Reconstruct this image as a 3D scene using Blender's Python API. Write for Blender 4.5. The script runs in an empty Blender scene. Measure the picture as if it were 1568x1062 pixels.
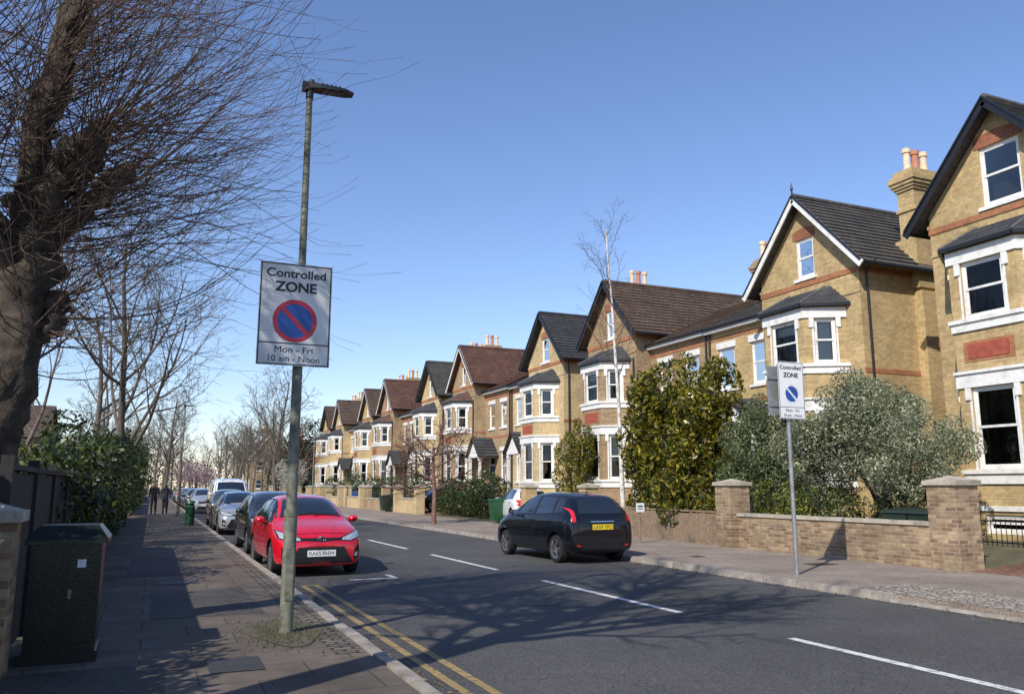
import bpy, bmesh, math, random
import numpy as np
from mathutils import Vector, Matrix, noise
from mathutils.bvhtree import BVHTree
random.seed(7); rng=np.random.default_rng(7)
S=bpy.context.scene
S.view_settings.view_transform='Standard'; S.view_settings.look='None'; S.view_settings.exposure=0
V=Vector
# ---------------------------------------------------------------- materials
def base_mat(name):
    m=bpy.data.materials.new(name); m.use_nodes=True
    nt=m.node_tree; b=nt.nodes['Principled BSDF']
    return m,nt,b
def N(nt,t,**k):
    n=nt.nodes.new(t)
    for a,v in k.items():
        if a in n.inputs: n.inputs[a].default_value=v
        else: setattr(n,a,v)
    return n
def ramp(nt,src,stops):
    r=nt.nodes.new('ShaderNodeValToRGB')
    e=r.color_ramp.elements
    while len(e)<len(stops): e.new(0.5)
    for i,(p,c) in enumerate(stops):
        e[i].position=p; e[i].color=(*c,1)
    nt.links.new(src,r.inputs[0]); return r.outputs[0]
def mixc(nt,f,a,b,mode='MIX'):
    m=nt.nodes.new('ShaderNodeMix'); m.data_type='RGBA'; m.blend_type=mode
    for s,v in ((m.inputs[0],f),(m.inputs[6],a),(m.inputs[7],b)):
        if isinstance(v,(int,float)): s.default_value=v
        elif isinstance(v,tuple): s.default_value=(*v,1)
        else: nt.links.new(v,s)
    return m.outputs[2]
def pos(nt): return N(nt,'ShaderNodeNewGeometry').outputs['Position']
def sc(c,k): return tuple(min(1,x*k) for x in c)
def mat(name,col,rough=.6,metal=0,ns=6,var=.2,bump=0,bs=40,coat=0,spec=.5,dirt=None,dscale=1.5):
    m,nt,b=base_mat(name)
    p=N(nt,'ShaderNodeTexCoord').outputs['Object']
    n=N(nt,'ShaderNodeTexNoise',Scale=ns,Detail=6.0); nt.links.new(p,n.inputs['Vector'])
    c=ramp(nt,n.outputs['Fac'],[(.3,sc(col,1-var)),(.7,sc(col,1+var))])
    if dirt:
        n3=N(nt,'ShaderNodeTexNoise',Scale=dscale,Detail=8.0,Roughness=.7); nt.links.new(p,n3.inputs['Vector'])
        f=ramp(nt,n3.outputs['Fac'],[(.48,(0,0,0)),(.68,(1,1,1))])
        c=mixc(nt,f,c,dirt)
    nt.links.new(c,b.inputs['Base Color'])
    b.inputs['Roughness'].default_value=rough; b.inputs['Metallic'].default_value=metal
    b.inputs['Coat Weight'].default_value=coat; b.inputs['Coat Roughness'].default_value=.03
    b.inputs['Specular IOR Level'].default_value=spec
    if bump:
        n2=N(nt,'ShaderNodeTexNoise',Scale=bs,Detail=5.0); nt.links.new(p,n2.inputs['Vector'])
        bp=N(nt,'ShaderNodeBump',Strength=bump,Distance=.02); nt.links.new(n2.outputs['Fac'],bp.inputs['Height'])
        nt.links.new(bp.outputs[0],b.inputs['Normal'])
    return m
def brick(name,c1,c2,mortar,bw=.225,rh=.075,ms=.01,stain=.28,bump=.5):
    m,nt,b=base_mat(name)
    sp=N(nt,'ShaderNodeSeparateXYZ'); nt.links.new(pos(nt),sp.inputs[0])
    ad=N(nt,'ShaderNodeMath',operation='ADD'); nt.links.new(sp.outputs[0],ad.inputs[0]); nt.links.new(sp.outputs[1],ad.inputs[1])
    cb=N(nt,'ShaderNodeCombineXYZ'); nt.links.new(ad.outputs[0],cb.inputs[0]); nt.links.new(sp.outputs[2],cb.inputs[1])
    br=N(nt,'ShaderNodeTexBrick'); nt.links.new(cb.outputs[0],br.inputs['Vector'])
    br.inputs['Scale'].default_value=1; br.inputs['Brick Width'].default_value=bw; br.inputs['Row Height'].default_value=rh
    br.inputs['Mortar Size'].default_value=ms; br.inputs['Mortar Smooth'].default_value=.3; br.inputs['Bias'].default_value=0
    br.inputs['Color1'].default_value=(*c1,1); br.inputs['Color2'].default_value=(*c2,1); br.inputs['Mortar'].default_value=(*mortar,1)
    n=N(nt,'ShaderNodeTexNoise',Scale=.9,Detail=8.0,Roughness=.65); nt.links.new(pos(nt),n.inputs['Vector'])
    f=ramp(nt,n.outputs['Fac'],[(.35,(1-stain,)*3),(.65,(1.0,1.0,1.0))])
    c=mixc(nt,1.0,br.outputs['Color'],f,'MULTIPLY')
    n2=N(nt,'ShaderNodeTexNoise',Scale=9.0,Detail=3.0); nt.links.new(pos(nt),n2.inputs['Vector'])
    f2=ramp(nt,n2.outputs['Fac'],[(.35,(.80,.77,.74)),(.65,(1.0,1.0,1.0))])
    c=mixc(nt,1.0,c,f2,'MULTIPLY')
    nt.links.new(c,b.inputs['Base Color']); b.inputs['Roughness'].default_value=.9
    b.inputs['Specular IOR Level'].default_value=.2
    bp=N(nt,'ShaderNodeBump',Strength=bump,Distance=.01); bp.invert=True
    nt.links.new(br.outputs['Fac'],bp.inputs['Height']); nt.links.new(bp.outputs[0],b.inputs['Normal'])
    return m
def tiles(name,c1,c2,axis):
    m,nt,b=base_mat(name)
    sp=N(nt,'ShaderNodeSeparateXYZ'); nt.links.new(pos(nt),sp.inputs[0])
    cb=N(nt,'ShaderNodeCombineXYZ'); nt.links.new(sp.outputs[axis],cb.inputs[0]); nt.links.new(sp.outputs[2],cb.inputs[1])
    br=N(nt,'ShaderNodeTexBrick'); nt.links.new(cb.outputs[0],br.inputs['Vector'])
    br.inputs['Scale'].default_value=1; br.inputs['Brick Width'].default_value=.3; br.inputs['Row Height'].default_value=.2
    br.inputs['Mortar Size'].default_value=.012; br.inputs['Bias'].default_value=0
    br.inputs['Color1'].default_value=(*c1,1); br.inputs['Color2'].default_value=(*c2,1); br.inputs['Mortar'].default_value=(*sc(c1,.4),1)
    n=N(nt,'ShaderNodeTexNoise',Scale=1.3,Detail=8.0,Roughness=.7); nt.links.new(pos(nt),n.inputs['Vector'])
    f=ramp(nt,n.outputs['Fac'],[(.35,(.6,.6,.6)),(.65,(1.1,1.1,1.05))])
    c=mixc(nt,1.0,br.outputs['Color'],f,'MULTIPLY')
    nt.links.new(c,b.inputs['Base Color']); b.inputs['Roughness'].default_value=.75
    bp=N(nt,'ShaderNodeBump',Strength=.5,Distance=.02); bp.invert=True
    nt.links.new(br.outputs['Fac'],bp.inputs['Height']); nt.links.new(bp.outputs[0],b.inputs['Normal'])
    return m
def leaf(name,stops,trans=.35,rough=.5):
    m,nt,b=base_mat(name)
    g=N(nt,'ShaderNodeNewGeometry')
    c=ramp(nt,g.outputs['Random Per Island'],stops)
    n=N(nt,'ShaderNodeTexNoise',Scale=1.6,Detail=3.0); nt.links.new(g.outputs['Position'],n.inputs['Vector'])
    f=ramp(nt,n.outputs['Fac'],[(.35,(.6,.62,.6)),(.65,(1.15,1.15,1.1))])
    c=mixc(nt,1.0,c,f,'MULTIPLY')
    nt.links.new(c,b.inputs['Base Color']); b.inputs['Roughness'].default_value=rough
    tr=N(nt,'ShaderNodeBsdfTranslucent'); nt.links.new(c,tr.inputs[0])
    mx=N(nt,'ShaderNodeMixShader'); mx.inputs[0].default_value=trans
    nt.links.new(b.outputs[0],mx.inputs[1]); nt.links.new(tr.outputs[0],mx.inputs[2])
    nt.links.new(mx.outputs[0],nt.nodes['Material Output'].inputs[0])
    return m
def glassmat(name,tint=(.75,.8,.8)):
    m,nt,b=base_mat(name)
    tr=N(nt,'ShaderNodeBsdfTransparent'); tr.inputs[0].default_value=(*tint,1)
    gl=N(nt,'ShaderNodeBsdfGlossy'); gl.inputs['Roughness'].default_value=.02
    fr=N(nt,'ShaderNodeFresnel'); fr.inputs[0].default_value=1.5
    mx=N(nt,'ShaderNodeMixShader'); nt.links.new(fr.outputs[0],mx.inputs[0])
    nt.links.new(tr.outputs[0],mx.inputs[1]); nt.links.new(gl.outputs[0],mx.inputs[2])
    nt.links.new(mx.outputs[0],nt.nodes['Material Output'].inputs[0])
    return m
def asphalt(name,col,patch,speck=.5,scale=1.0):
    m,nt,b=base_mat(name); p=pos(nt)
    n=N(nt,'ShaderNodeTexNoise',Scale=.35*scale,Detail=9.0,Roughness=.62); nt.links.new(p,n.inputs['Vector'])
    c=ramp(nt,n.outputs['Fac'],[(.33,sc(col,.8)),(.5,col),(.68,patch)])
    v=N(nt,'ShaderNodeTexVoronoi',Scale=70.0); nt.links.new(p,v.inputs['Vector'])
    f=ramp(nt,v.outputs['Color'],[(.2,(1-speck*.6,)*3),(.9,(1.0+speck,)*3)])
    c=mixc(nt,1.0,c,f,'MULTIPLY')
    w=N(nt,'ShaderNodeTexNoise',Scale=1.2,Detail=4.0); nt.links.new(p,w.inputs['Vector'])
    mp=mixc(nt,.25,p,w.outputs['Color'])
    v2=N(nt,'ShaderNodeTexVoronoi',Scale=.7,feature='DISTANCE_TO_EDGE'); nt.links.new(mp,v2.inputs['Vector'])
    f2=ramp(nt,v2.outputs['Distance'],[(.0,(.78,.78,.78)),(.006,(1.0,1.0,1.0))])
    c=mixc(nt,1.0,c,f2,'MULTIPLY')
    nt.links.new(c,b.inputs['Base Color']); b.inputs['Roughness'].default_value=.85; b.inputs['Specular IOR Level'].default_value=.3
    n2=N(nt,'ShaderNodeTexNoise',Scale=130.0,Detail=2.0); nt.links.new(p,n2.inputs['Vector'])
    bp=N(nt,'ShaderNodeBump',Strength=.35,Distance=.01); nt.links.new(n2.outputs['Fac'],bp.inputs['Height']); nt.links.new(bp.outputs[0],b.inputs['Normal'])
    return m
def paving(name,c1,c2,mort,bw,rh,ms=.012,rot=False,bump=.4):
    m,nt,b=base_mat(name); p=pos(nt)
    mpn=N(nt,'ShaderNodeMapping'); nt.links.new(p,mpn.inputs[0])
    if rot: mpn.inputs['Rotation'].default_value=(0,0,math.pi/2)
    br=N(nt,'ShaderNodeTexBrick'); nt.links.new(mpn.outputs[0],br.inputs['Vector'])
    br.inputs['Scale'].default_value=1; br.inputs['Brick Width'].default_value=bw; br.inputs['Row Height'].default_value=rh
    br.inputs['Mortar Size'].default_value=ms; br.inputs['Bias'].default_value=0
    br.inputs['Color1'].default_value=(*c1,1); br.inputs['Color2'].default_value=(*c2,1); br.inputs['Mortar'].default_value=(*mort,1)
    n=N(nt,'ShaderNodeTexNoise',Scale=1.1,Detail=9.0,Roughness=.7); nt.links.new(p,n.inputs['Vector'])
    f=ramp(nt,n.outputs['Fac'],[(.33,(.6,.58,.56)),(.66,(1.12,1.1,1.08))])
    c=mixc(nt,1.0,br.outputs['Color'],f,'MULTIPLY')
    nt.links.new(c,b.inputs['Base Color']); b.inputs['Roughness'].default_value=.9; b.inputs['Specular IOR Level'].default_value=.25
    n2=N(nt,'ShaderNodeTexNoise',Scale=60.0,Detail=3.0); nt.links.new(p,n2.inputs['Vector'])
    mt=N(nt,'ShaderNodeMath',operation='SUBTRACT'); nt.links.new(n2.outputs['Fac'],mt.inputs[0]); nt.links.new(br.outputs['Fac'],mt.inputs[1])
    bp=N(nt,'ShaderNodeBump',Strength=bump,Distance=.01); nt.links.new(mt.outputs[0],bp.inputs['Height']); nt.links.new(bp.outputs[0],b.inputs['Normal'])
    return m
def rubble(name,c1,c2):
    m,nt,b=base_mat(name); p=pos(nt)
    v=N(nt,'ShaderNodeTexVoronoi',Scale=11.0); nt.links.new(p,v.inputs['Vector'])
    vd=N(nt,'ShaderNodeTexVoronoi',Scale=11.0,feature='DISTANCE_TO_EDGE'); nt.links.new(p,vd.inputs['Vector'])
    c=ramp(nt,v.outputs['Color'],[(.2,c2),(.8,c1)])
    f=ramp(nt,vd.outputs['Distance'],[(.0,(.35,.33,.3)),(.09,(1.0,1.0,1.0))])
    c=mixc(nt,1.0,c,f,'MULTIPLY'); nt.links.new(c,b.inputs['Base Color']); b.inputs['Roughness'].default_value=.9
    f3=ramp(nt,vd.outputs['Distance'],[(.0,(0,0,0)),(.2,(1.0,1.0,1.0))])
    bp=N(nt,'ShaderNodeBump',Strength=1.0,Distance=.03); nt.links.new(f3,bp.inputs['Height']); nt.links.new(bp.outputs[0],b.inputs['Normal'])
    return m
def paintmark(name,col,under):
    m,nt,b=base_mat(name); p=pos(nt)
    n=N(nt,'ShaderNodeTexNoise',Scale=9.0,Detail=10.0,Roughness=.75); nt.links.new(p,n.inputs['Vector'])
    f=ramp(nt,n.outputs['Fac'],[(.50,(0,0,0)),(.64,(1,1,1))])
    n3=N(nt,'ShaderNodeTexNoise',Scale=2.0,Detail=4.0); nt.links.new(p,n3.inputs['Vector'])
    c0=ramp(nt,n3.outputs['Fac'],[(.3,sc(col,.75)),(.7,col)])
    c=mixc(nt,f,c0,under); nt.links.new(c,b.inputs['Base Color']); b.inputs['Roughness'].default_value=.8
    return m
M={}
M['white']=mat('white_paint',(.78,.77,.74),.5,var=.06,ns=3,dirt=(.54,.52,.47),dscale=3)
M['black']=mat('black_paint',(.012,.012,.014),.4)
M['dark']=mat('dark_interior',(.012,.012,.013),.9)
M['red_brick']=brick('red_brick',(.44,.14,.065),(.33,.105,.055),(.3,.25,.2))
M['orange_brick']=brick('orange_brick',(.54,.20,.085),(.45,.165,.075),(.38,.28,.2))
M['brickA']=brick('stock_brick',(.68,.49,.23),(.50,.355,.165),(.50,.42,.29))
M['brickB']=brick('stock_brick_pale',(.76,.58,.30),(.62,.46,.235),(.57,.50,.37))
M['brickC']=brick('stock_brick_dull',(.56,.40,.22),(.39,.275,.155),(.42,.35,.26))
M['brickD']=brick('stock_brick_brown',(.50,.345,.19),(.34,.22,.125),(.40,.34,.25))
M['brickWall']=brick('wall_brick',(.56,.42,.25),(.28,.17,.11),(.46,.39,.30),stain=.45,bump=.9)
for nm,a,b_ in (('brown',(.135,.085,.06),(.095,.065,.05)),('slate',(.060,.063,.070),(.045,.047,.055)),('redtile',(.165,.075,.052),(.115,.06,.045)),('grey',(.10,.092,.085),(.075,.068,.064))):
    M['t0_'+nm]=tiles('tile_'+nm+'_x',a,b_,0); M['t1_'+nm]=tiles('tile_'+nm+'_y',a,b_,1)
M['glass']=glassmat('window_glass')
M['curtain']=mat('curtain',(.6,.58,.54),.9,ns=14,var=.1)
M['blind']=mat('blind',(.7,.69,.66),.8,ns=3,var=.05)
M['lead']=mat('lead',(.11,.11,.12),.5)
M['stone']=mat('stone',(.45,.40,.32),.9,bump=.4,dirt=(.2,.18,.14),dscale=3)
M['pot']=mat('chimney_pot',(.72,.55,.38),.8,var=.15)
M['potred']=mat('chimney_pot_red',(.48,.21,.12),.8,var=.15)
M['terracotta']=mat('terracotta',(.33,.075,.045),.8,bump=.5,bs=20)
M['door']=mat('door_paint',(.03,.05,.06),.35)
M['road']=asphalt('asphalt',(.076,.074,.073),(.094,.091,.088))
M['patch']=asphalt('asphalt_patch',(.063,.062,.061),(.071,.070,.069))
M['patch2']=asphalt('pavement_asphalt_patch',(.075,.068,.062),(.09,.082,.075))
M['wline']=paintmark('white_road_paint',(.76,.76,.74),(.13,.13,.125))
M['yline']=paintmark('yellow_road_paint',(.36,.255,.10),(.10,.09,.075))
M['pave']=paving('pavement_slabs',(.165,.14,.12),(.135,.115,.098),(.085,.075,.065),.9,.6,.010)
M['paveR']=asphalt('pavement_asphalt',(.24,.195,.16),(.30,.25,.21),scale=2.0)
M['setts']=paving('granite_setts',(.26,.235,.21),(.15,.13,.115),(.06,.05,.04),.2,.1,.018,bump=1.0)
M['rubble']=rubble('worn_stone_setts',(.50,.44,.36),(.28,.235,.19))
M['kerb']=mat('kerb_stone',(.35,.31,.265),.85,ns=8,var=.3,bump=.4,dirt=(.15,.13,.11),dscale=4)
M['iron']=mat('cast_iron',(.06,.055,.05),.6,.3,ns=20,var=.3,bump=.6,bs=60)
M['drive']=paving('driveway_blocks',(.30,.15,.10),(.20,.11,.08),(.08,.06,.05),.2,.1,.01)
M['earth']=mat('garden_ground',(.10,.095,.05),.95,ns=2,var=.4,bump=.8,bs=12,dirt=(.12,.09,.06),dscale=.8)
M['dirt']=mat('bare_soil',(.10,.082,.058),.95,ns=7,var=.4,bump=.8,bs=30,dirt=(.08,.085,.04),dscale=5)
M['bark']=mat('bark',(.070,.053,.040),.95,ns=9,var=.55,bump=1.0,bs=14,dirt=(.020,.017,.014),dscale=3)
M['twig']=mat('twig_bark',(.10,.062,.042),.8,ns=10,var=.35)
M['barkgrey']=mat('grey_bark',(.12,.098,.076),.9,ns=10,var=.3)
M['barkred']=mat('red_twig_bark',(.16,.09,.07),.9,ns=10,var=.3)
M['birch']=mat('birch_bark',(.66,.62,.56),.8,ns=9,var=.1,dirt=(.16,.14,.12),dscale=6)
M['fence']=mat('dark_fence',(.026,.024,.024),.8,ns=20,var=.3,bump=.3)
M['woodfence']=mat('weathered_wood',(.24,.17,.11),.9,ns=14,var=.35,bump=.4,dirt=(.10,.08,.06))
M['lamp']=mat('mossy_steel',(.17,.175,.14),.65,.1,ns=18,var=.35,dirt=(.075,.085,.05),dscale=7)
M['pole']=mat('galvanised_steel',(.34,.35,.36),.5,.5,ns=15,var=.2,dirt=(.18,.17,.15))
M['lamphead']=mat('lamp_head_metal',(.02,.021,.025),.45)
M['signw']=mat('sign_face',(.62,.63,.64),.35,ns=2,var=.06,dirt=(.46,.47,.48),dscale=2.6)
M['signw2']=mat('sign_face_clean',(.76,.77,.77),.4,ns=2,var=.04)
M['signk']=mat('sign_black',(.018,.018,.022),.5)
M['signb']=mat('sign_blue',(.015,.07,.30),.35,var=.1)
M['signr']=mat('sign_red',(.48,.02,.045),.35,var=.12)
M['signp']=mat('sign_pale',(.72,.72,.76),.4)
M['cab']=mat('cabinet_green',(.010,.015,.012),.3,ns=5,var=.3,bump=.1)
M['binm']=mat('bin_green',(.015,.075,.03),.45,var=.2)
M['binbrown']=mat('bin_dark_green',(.02,.035,.025),.45,var=.2)
M['tyre']=mat('tyre',(.012,.012,.012),.85)
M['alloy']=mat('alloy',(.5,.5,.52),.3,.9,var=.05)
M['plastic']=mat('black_plastic',(.012,.012,.013),.4)
M['carglass']=mat('car_glass',(.010,.013,.015),.03,var=.05,spec=1.0,coat=1.0)
M['headlamp']=mat('headlamp',(.55,.57,.6),.08,.35,ns=30,var=.35,coat=1)
M['taillamp']=mat('taillamp',(.55,.012,.02),.15,ns=25,var=.25,coat=1)
M['platew']=mat('plate_white',(.8,.8,.78),.4,var=.03)
M['platey']=mat('plate_yellow',(.8,.58,.03),.4,var=.03)
M['chrome']=mat('chrome',(.7,.7,.72),.12,1.0,var=.03)
def carpaint(name,c,metal=.0,spec=.5): return mat(name,c,.25,metal,ns=3,var=.05,coat=1.0,spec=spec)
M['cred']=carpaint('red_car_paint',(.64,.005,.024))
M['cblack']=carpaint('black_car_paint',(.004,.005,.009),spec=.15)
M['cgrey']=carpaint('dark_grey_car_paint',(.028,.029,.034),.3)
M['csilver']=carpaint('silver_car_paint',(.50,.51,.53),.5)
M['cwhite']=carpaint('white_car_paint',(.78,.78,.78))
M['cblue']=carpaint('blue_car_paint',(.02,.06,.2))
M['lf_mag']=leaf('magnolia_leaves',[(.0,(.035,.05,.010)),(.4,(.09,.10,.015)),(.70,(.24,.22,.022)),(.90,(.46,.38,.035)),(1.0,(.22,.11,.03))],.4,.35)
M['lf_sil']=leaf('silver_leaves',[(.0,(.10,.12,.065)),(.5,(.22,.25,.145)),(.85,(.39,.40,.27)),(1,(.60,.58,.44))],.25,.6)
M['lf_grn']=leaf('green_leaves',[(.0,(.02,.035,.010)),(.6,(.05,.08,.018)),(1,(.12,.15,.03))],.3,.4)
M['lf_sage']=leaf('sage_leaves',[(.0,(.06,.085,.035)),(.6,(.15,.19,.08)),(1,(.30,.33,.17))],.3,.5)
M['lf_yel']=leaf('yellow_green_leaves',[(.0,(.07,.10,.02)),(.6,(.2,.22,.04)),(1,(.34,.33,.06))],.35,.5)
M['lf_dark']=leaf('conifer_leaves',[(.0,(.008,.016,.007)),(1,(.03,.05,.018))],.15,.6)
M['lf_pink']=leaf('pink_blossom',[(.0,(.35,.2,.23)),(1,(.6,.42,.46))],.3,.7)
M['lf_whiteb']=leaf('white_blossom',[(.0,(.35,.34,.3)),(1,(.7,.68,.62))],.3,.7)
M['lf_brown']=leaf('distant_twigs',[(.0,(.07,.055,.045)),(.6,(.12,.09,.07)),(1,(.13,.12,.07))],.1,.9)
M['lf_ivy']=leaf('ivy_leaves',[(.0,(.018,.032,.010)),(.6,(.045,.07,.015)),(1,(.12,.14,.02))],.25,.4)
M['grass']=leaf('grass_blades',[(.0,(.05,.06,.02)),(1,(.12,.12,.05))],.3,.8)
M['litter']=leaf('dead_leaves',[(.0,(.12,.08,.05)),(1,(.32,.24,.15))],.1,.9)
M['skin']=mat('skin',(.5,.3,.22),.6)
M['cloth1']=mat('dark_cloth',(.02,.022,.03),.9); M['cloth2']=mat('navy_cloth',(.025,.03,.05),.9); M['hair']=mat('hair',(.03,.02,.015),.8)
# ---------------------------------------------------------------- mesh builder
def link(o): S.collection.objects.link(o); return o
def empty(name,loc=(0,0,0),rz=0):
    e=bpy.data.objects.new(name,None); e.empty_display_size=.2; e.location=loc; e.rotation_euler=(0,0,rz); return link(e)
def attach(o,parent,local=False):
    if parent is None: return
    o.parent=parent
    if not local: o.matrix_parent_inverse=Matrix.Translation(-V(parent.location))
class MB:
    def __init__(s,name): s.name=name; s.v=[]; s.f=[]; s.m=[]; s.mats=[]
    def mi(s,k):
        k=M[k] if isinstance(k,str) else k
        if k not in s.mats: s.mats.append(k)
        return s.mats.index(k)
    def poly(s,k,*p):
        i=len(s.v); s.v+= [tuple(q) for q in p]; s.f.append(tuple(range(i,i+len(p)))); s.m.append(s.mi(k))
    def hexa(s,k,p):
        i=len(s.v); s.v+=[tuple(q) for q in p]
        for f in ((0,3,2,1),(4,5,6,7),(0,1,5,4),(1,2,6,5),(2,3,7,6),(3,0,4,7)):
            s.f.append(tuple(i+j for j in f)); s.m.append(s.mi(k))
    def box(s,k,x0,x1,y0,y1,z0,z1):
        s.hexa(k,[(x0,y0,z0),(x1,y0,z0),(x1,y1,z0),(x0,y1,z0),(x0,y0,z1),(x1,y0,z1),(x1,y1,z1),(x0,y1,z1)])
    def fbox(s,k,fr,a0,a1,z0,z1,d0,d1):
        o,u,n=fr; P=lambda a,z,d: o+u*a+n*d+V((0,0,z))
        s.hexa(k,[P(a0,z0,d0),P(a1,z0,d0),P(a1,z0,d1),P(a0,z0,d1),P(a0,z1,d0),P(a1,z1,d0),P(a1,z1,d1),P(a0,z1,d1)])
    def beam(s,k,p0,p1,h,w,up=V((0,0,1))):
        p0=V(p0);p1=V(p1); d=(p1-p0).normalized(); sd=d.cross(up).normalized(); u=sd.cross(d).normalized()
        q=[]
        for p in (p0,p1):
            q+= [p-sd*w/2-u*h/2,p+sd*w/2-u*h/2,p+sd*w/2+u*h/2,p-sd*w/2+u*h/2]
        s.hexa(k,q)
    def tube(s,k,pts,rad,n=6,cap=True,wob=0):
        i0=len(s.v); mi=s.mi(k); m=len(pts); pts=[V(p) for p in pts]
        ref=V((.31,.95,.05))
        for a,p in enumerate(pts):
            d=(pts[min(a+1,m-1)]-pts[max(a-1,0)])
            if d.length<1e-9: d=V((0,0,1))
            d.normalize(); x=d.cross(ref)
            if x.length<.05: x=d.cross(V((1,0,0)))
            x.normalize(); y=d.cross(x); r=rad[a]
            for b in range(n):
                t=2*math.pi*b/n; rr=r*(1+(noise.noise(V((p.x*5+b*1.7,p.y*5,p.z*3)))*wob if wob else 0))
                s.v.append(tuple(p+x*(math.cos(t)*rr)+y*(math.sin(t)*rr)))
        for a in range(m-1):
            for b in range(n):
                c=(b+1)%n; s.f.append((i0+a*n+b,i0+a*n+c,i0+(a+1)*n+c,i0+(a+1)*n+b)); s.m.append(mi)
        if cap:
            s.f.append(tuple(i0+b for b in range(n))[::-1]); s.m.append(mi)
            s.f.append(tuple(i0+(m-1)*n+b for b in range(n))); s.m.append(mi)
    def lathe(s,k,c,axis,prof,n=24):
        c=V(c); axis=V(axis).normalized(); x=axis.orthogonal().normalized(); y=axis.cross(x); i0=len(s.v); mi=s.mi(k)
        for d,r in prof:
            for b in range(n):
                t=2*math.pi*b/n; s.v.append(tuple(c+axis*d+x*math.cos(t)*r+y*math.sin(t)*r))
        for a in range(len(prof)-1):
            for b in range(n):
                q=(b+1)%n; s.f.append((i0+a*n+b,i0+a*n+q,i0+(a+1)*n+q,i0+(a+1)*n+b)); s.m.append(mi)
    def build(s,parent=None,smooth=False,local=False,angle=None):
        me=bpy.data.meshes.new(s.name); me.from_pydata(s.v,[],s.f)
        for k in s.mats: me.materials.append(k)
        me.polygons.foreach_set('material_index',s.m)
        if smooth: me.polygons.foreach_set('use_smooth',[True]*len(s.f))
        me.update()
        if smooth and angle: me.set_sharp_from_angle(angle=math.radians(angle))
        o=link(bpy.data.objects.new(s.name,me)); attach(o,parent,local); return o
def text(name,body,size,frame,k,parent,off=0.0,local=False,sx=1.0,width=None):
    cu=bpy.data.curves.new(name,'FONT'); cu.body=body; cu.size=size; cu.align_x='CENTER'; cu.align_y='CENTER'; cu.extrude=.001; cu.offset=off
    t=bpy.data.objects.new(name+'_tmp',cu); link(t); dg=bpy.context.evaluated_depsgraph_get()
    me=bpy.data.meshes.new_from_object(t.evaluated_get(dg)); bpy.data.objects.remove(t)
    if width:
        xs=[v.co.x for v in me.vertices]; sx=width/(max(xs)-min(xs))
    o_,u,n=frame; up=V((0,0,1))
    for v in me.vertices:
        v.co=o_+u*(v.co.x*sx)+up*v.co.y+n*v.co.z
    me.materials.clear(); me.materials.append(M[k])
    o=link(bpy.data.objects.new(name,me)); attach(o,parent,local); return o
# ---------------------------------------------------------------- foliage
def leafmesh(name,blobs,n,size,k,parent=None,lump=.25,gap=-.25,inner=.3,freq=1.3,asp=.5,seed=0,flat=.5,zmin=.05):
    sd=V((seed*3.1,seed*1.7,seed*.9)); w=np.array([b[1][0]*b[1][1]+b[1][1]*b[1][2]+b[1][0]*b[1][2] for b in blobs]); w=w/w.sum()
    C=[];Dn=[]
    pick=rng.choice(len(blobs),size=n*2,p=w)
    for bi in pick:
        c,r=blobs[bi]
        d=V(rng.normal(size=3)); d.normalize()
        if rng.random()<inner: f=rng.uniform(.35,.85)
        else: f=1-abs(rng.normal(0,.09))
        q=V((c[0]+d.x*r[0],c[1]+d.y*r[1],c[2]+d.z*r[2]))
        nv=noise.noise(q*freq+sd); nv2=noise.noise(q*freq*2.7+sd)
        if nv*.6+nv2*.6<gap: continue
        f*=1+lump*nv+lump*.6*nv2
        C.append((c[0]+d.x*r[0]*f,c[1]+d.y*r[1]*f,c[2]+d.z*r[2]*f)); Dn.append(tuple(d))
        if len(C)>=n: break
    C=np.array(C);D=np.array(Dn);m=len(C)
    C[:,2]=np.maximum(C[:,2],zmin)
    nn=D*flat+rng.normal(size=(m,3))*.55; nn/=np.linalg.norm(nn,axis=1)[:,None]
    t=rng.normal(size=(m,3)); t-= (t*nn).sum(1)[:,None]*nn; t/=np.linalg.norm(t,axis=1)[:,None]
    b=np.cross(nn,t); L=size*rng.uniform(.6,1.3,size=(m,1))
    Vv=np.stack([C-t*L*.5,C+b*L*asp*.5+nn*L*.06,C+t*L*.5,C-b*L*asp*.5+nn*L*.06],1).reshape(-1,3)
    return meshquads(name,Vv,m,k,parent)
def meshquads(name,Vv,m,k,parent):
    me=bpy.data.meshes.new(name); me.vertices.add(4*m); me.vertices.foreach_set('co',Vv.ravel())
    me.loops.add(4*m); me.loops.foreach_set('vertex_index',np.arange(4*m,dtype=np.int32))
    me.polygons.add(m); me.polygons.foreach_set('loop_start',np.arange(0,4*m,4,dtype=np.int32))
    me.materials.append(M[k]); me.update(calc_edges=True)
    o=link(bpy.data.objects.new(name,me)); attach(o,parent); return o
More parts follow.
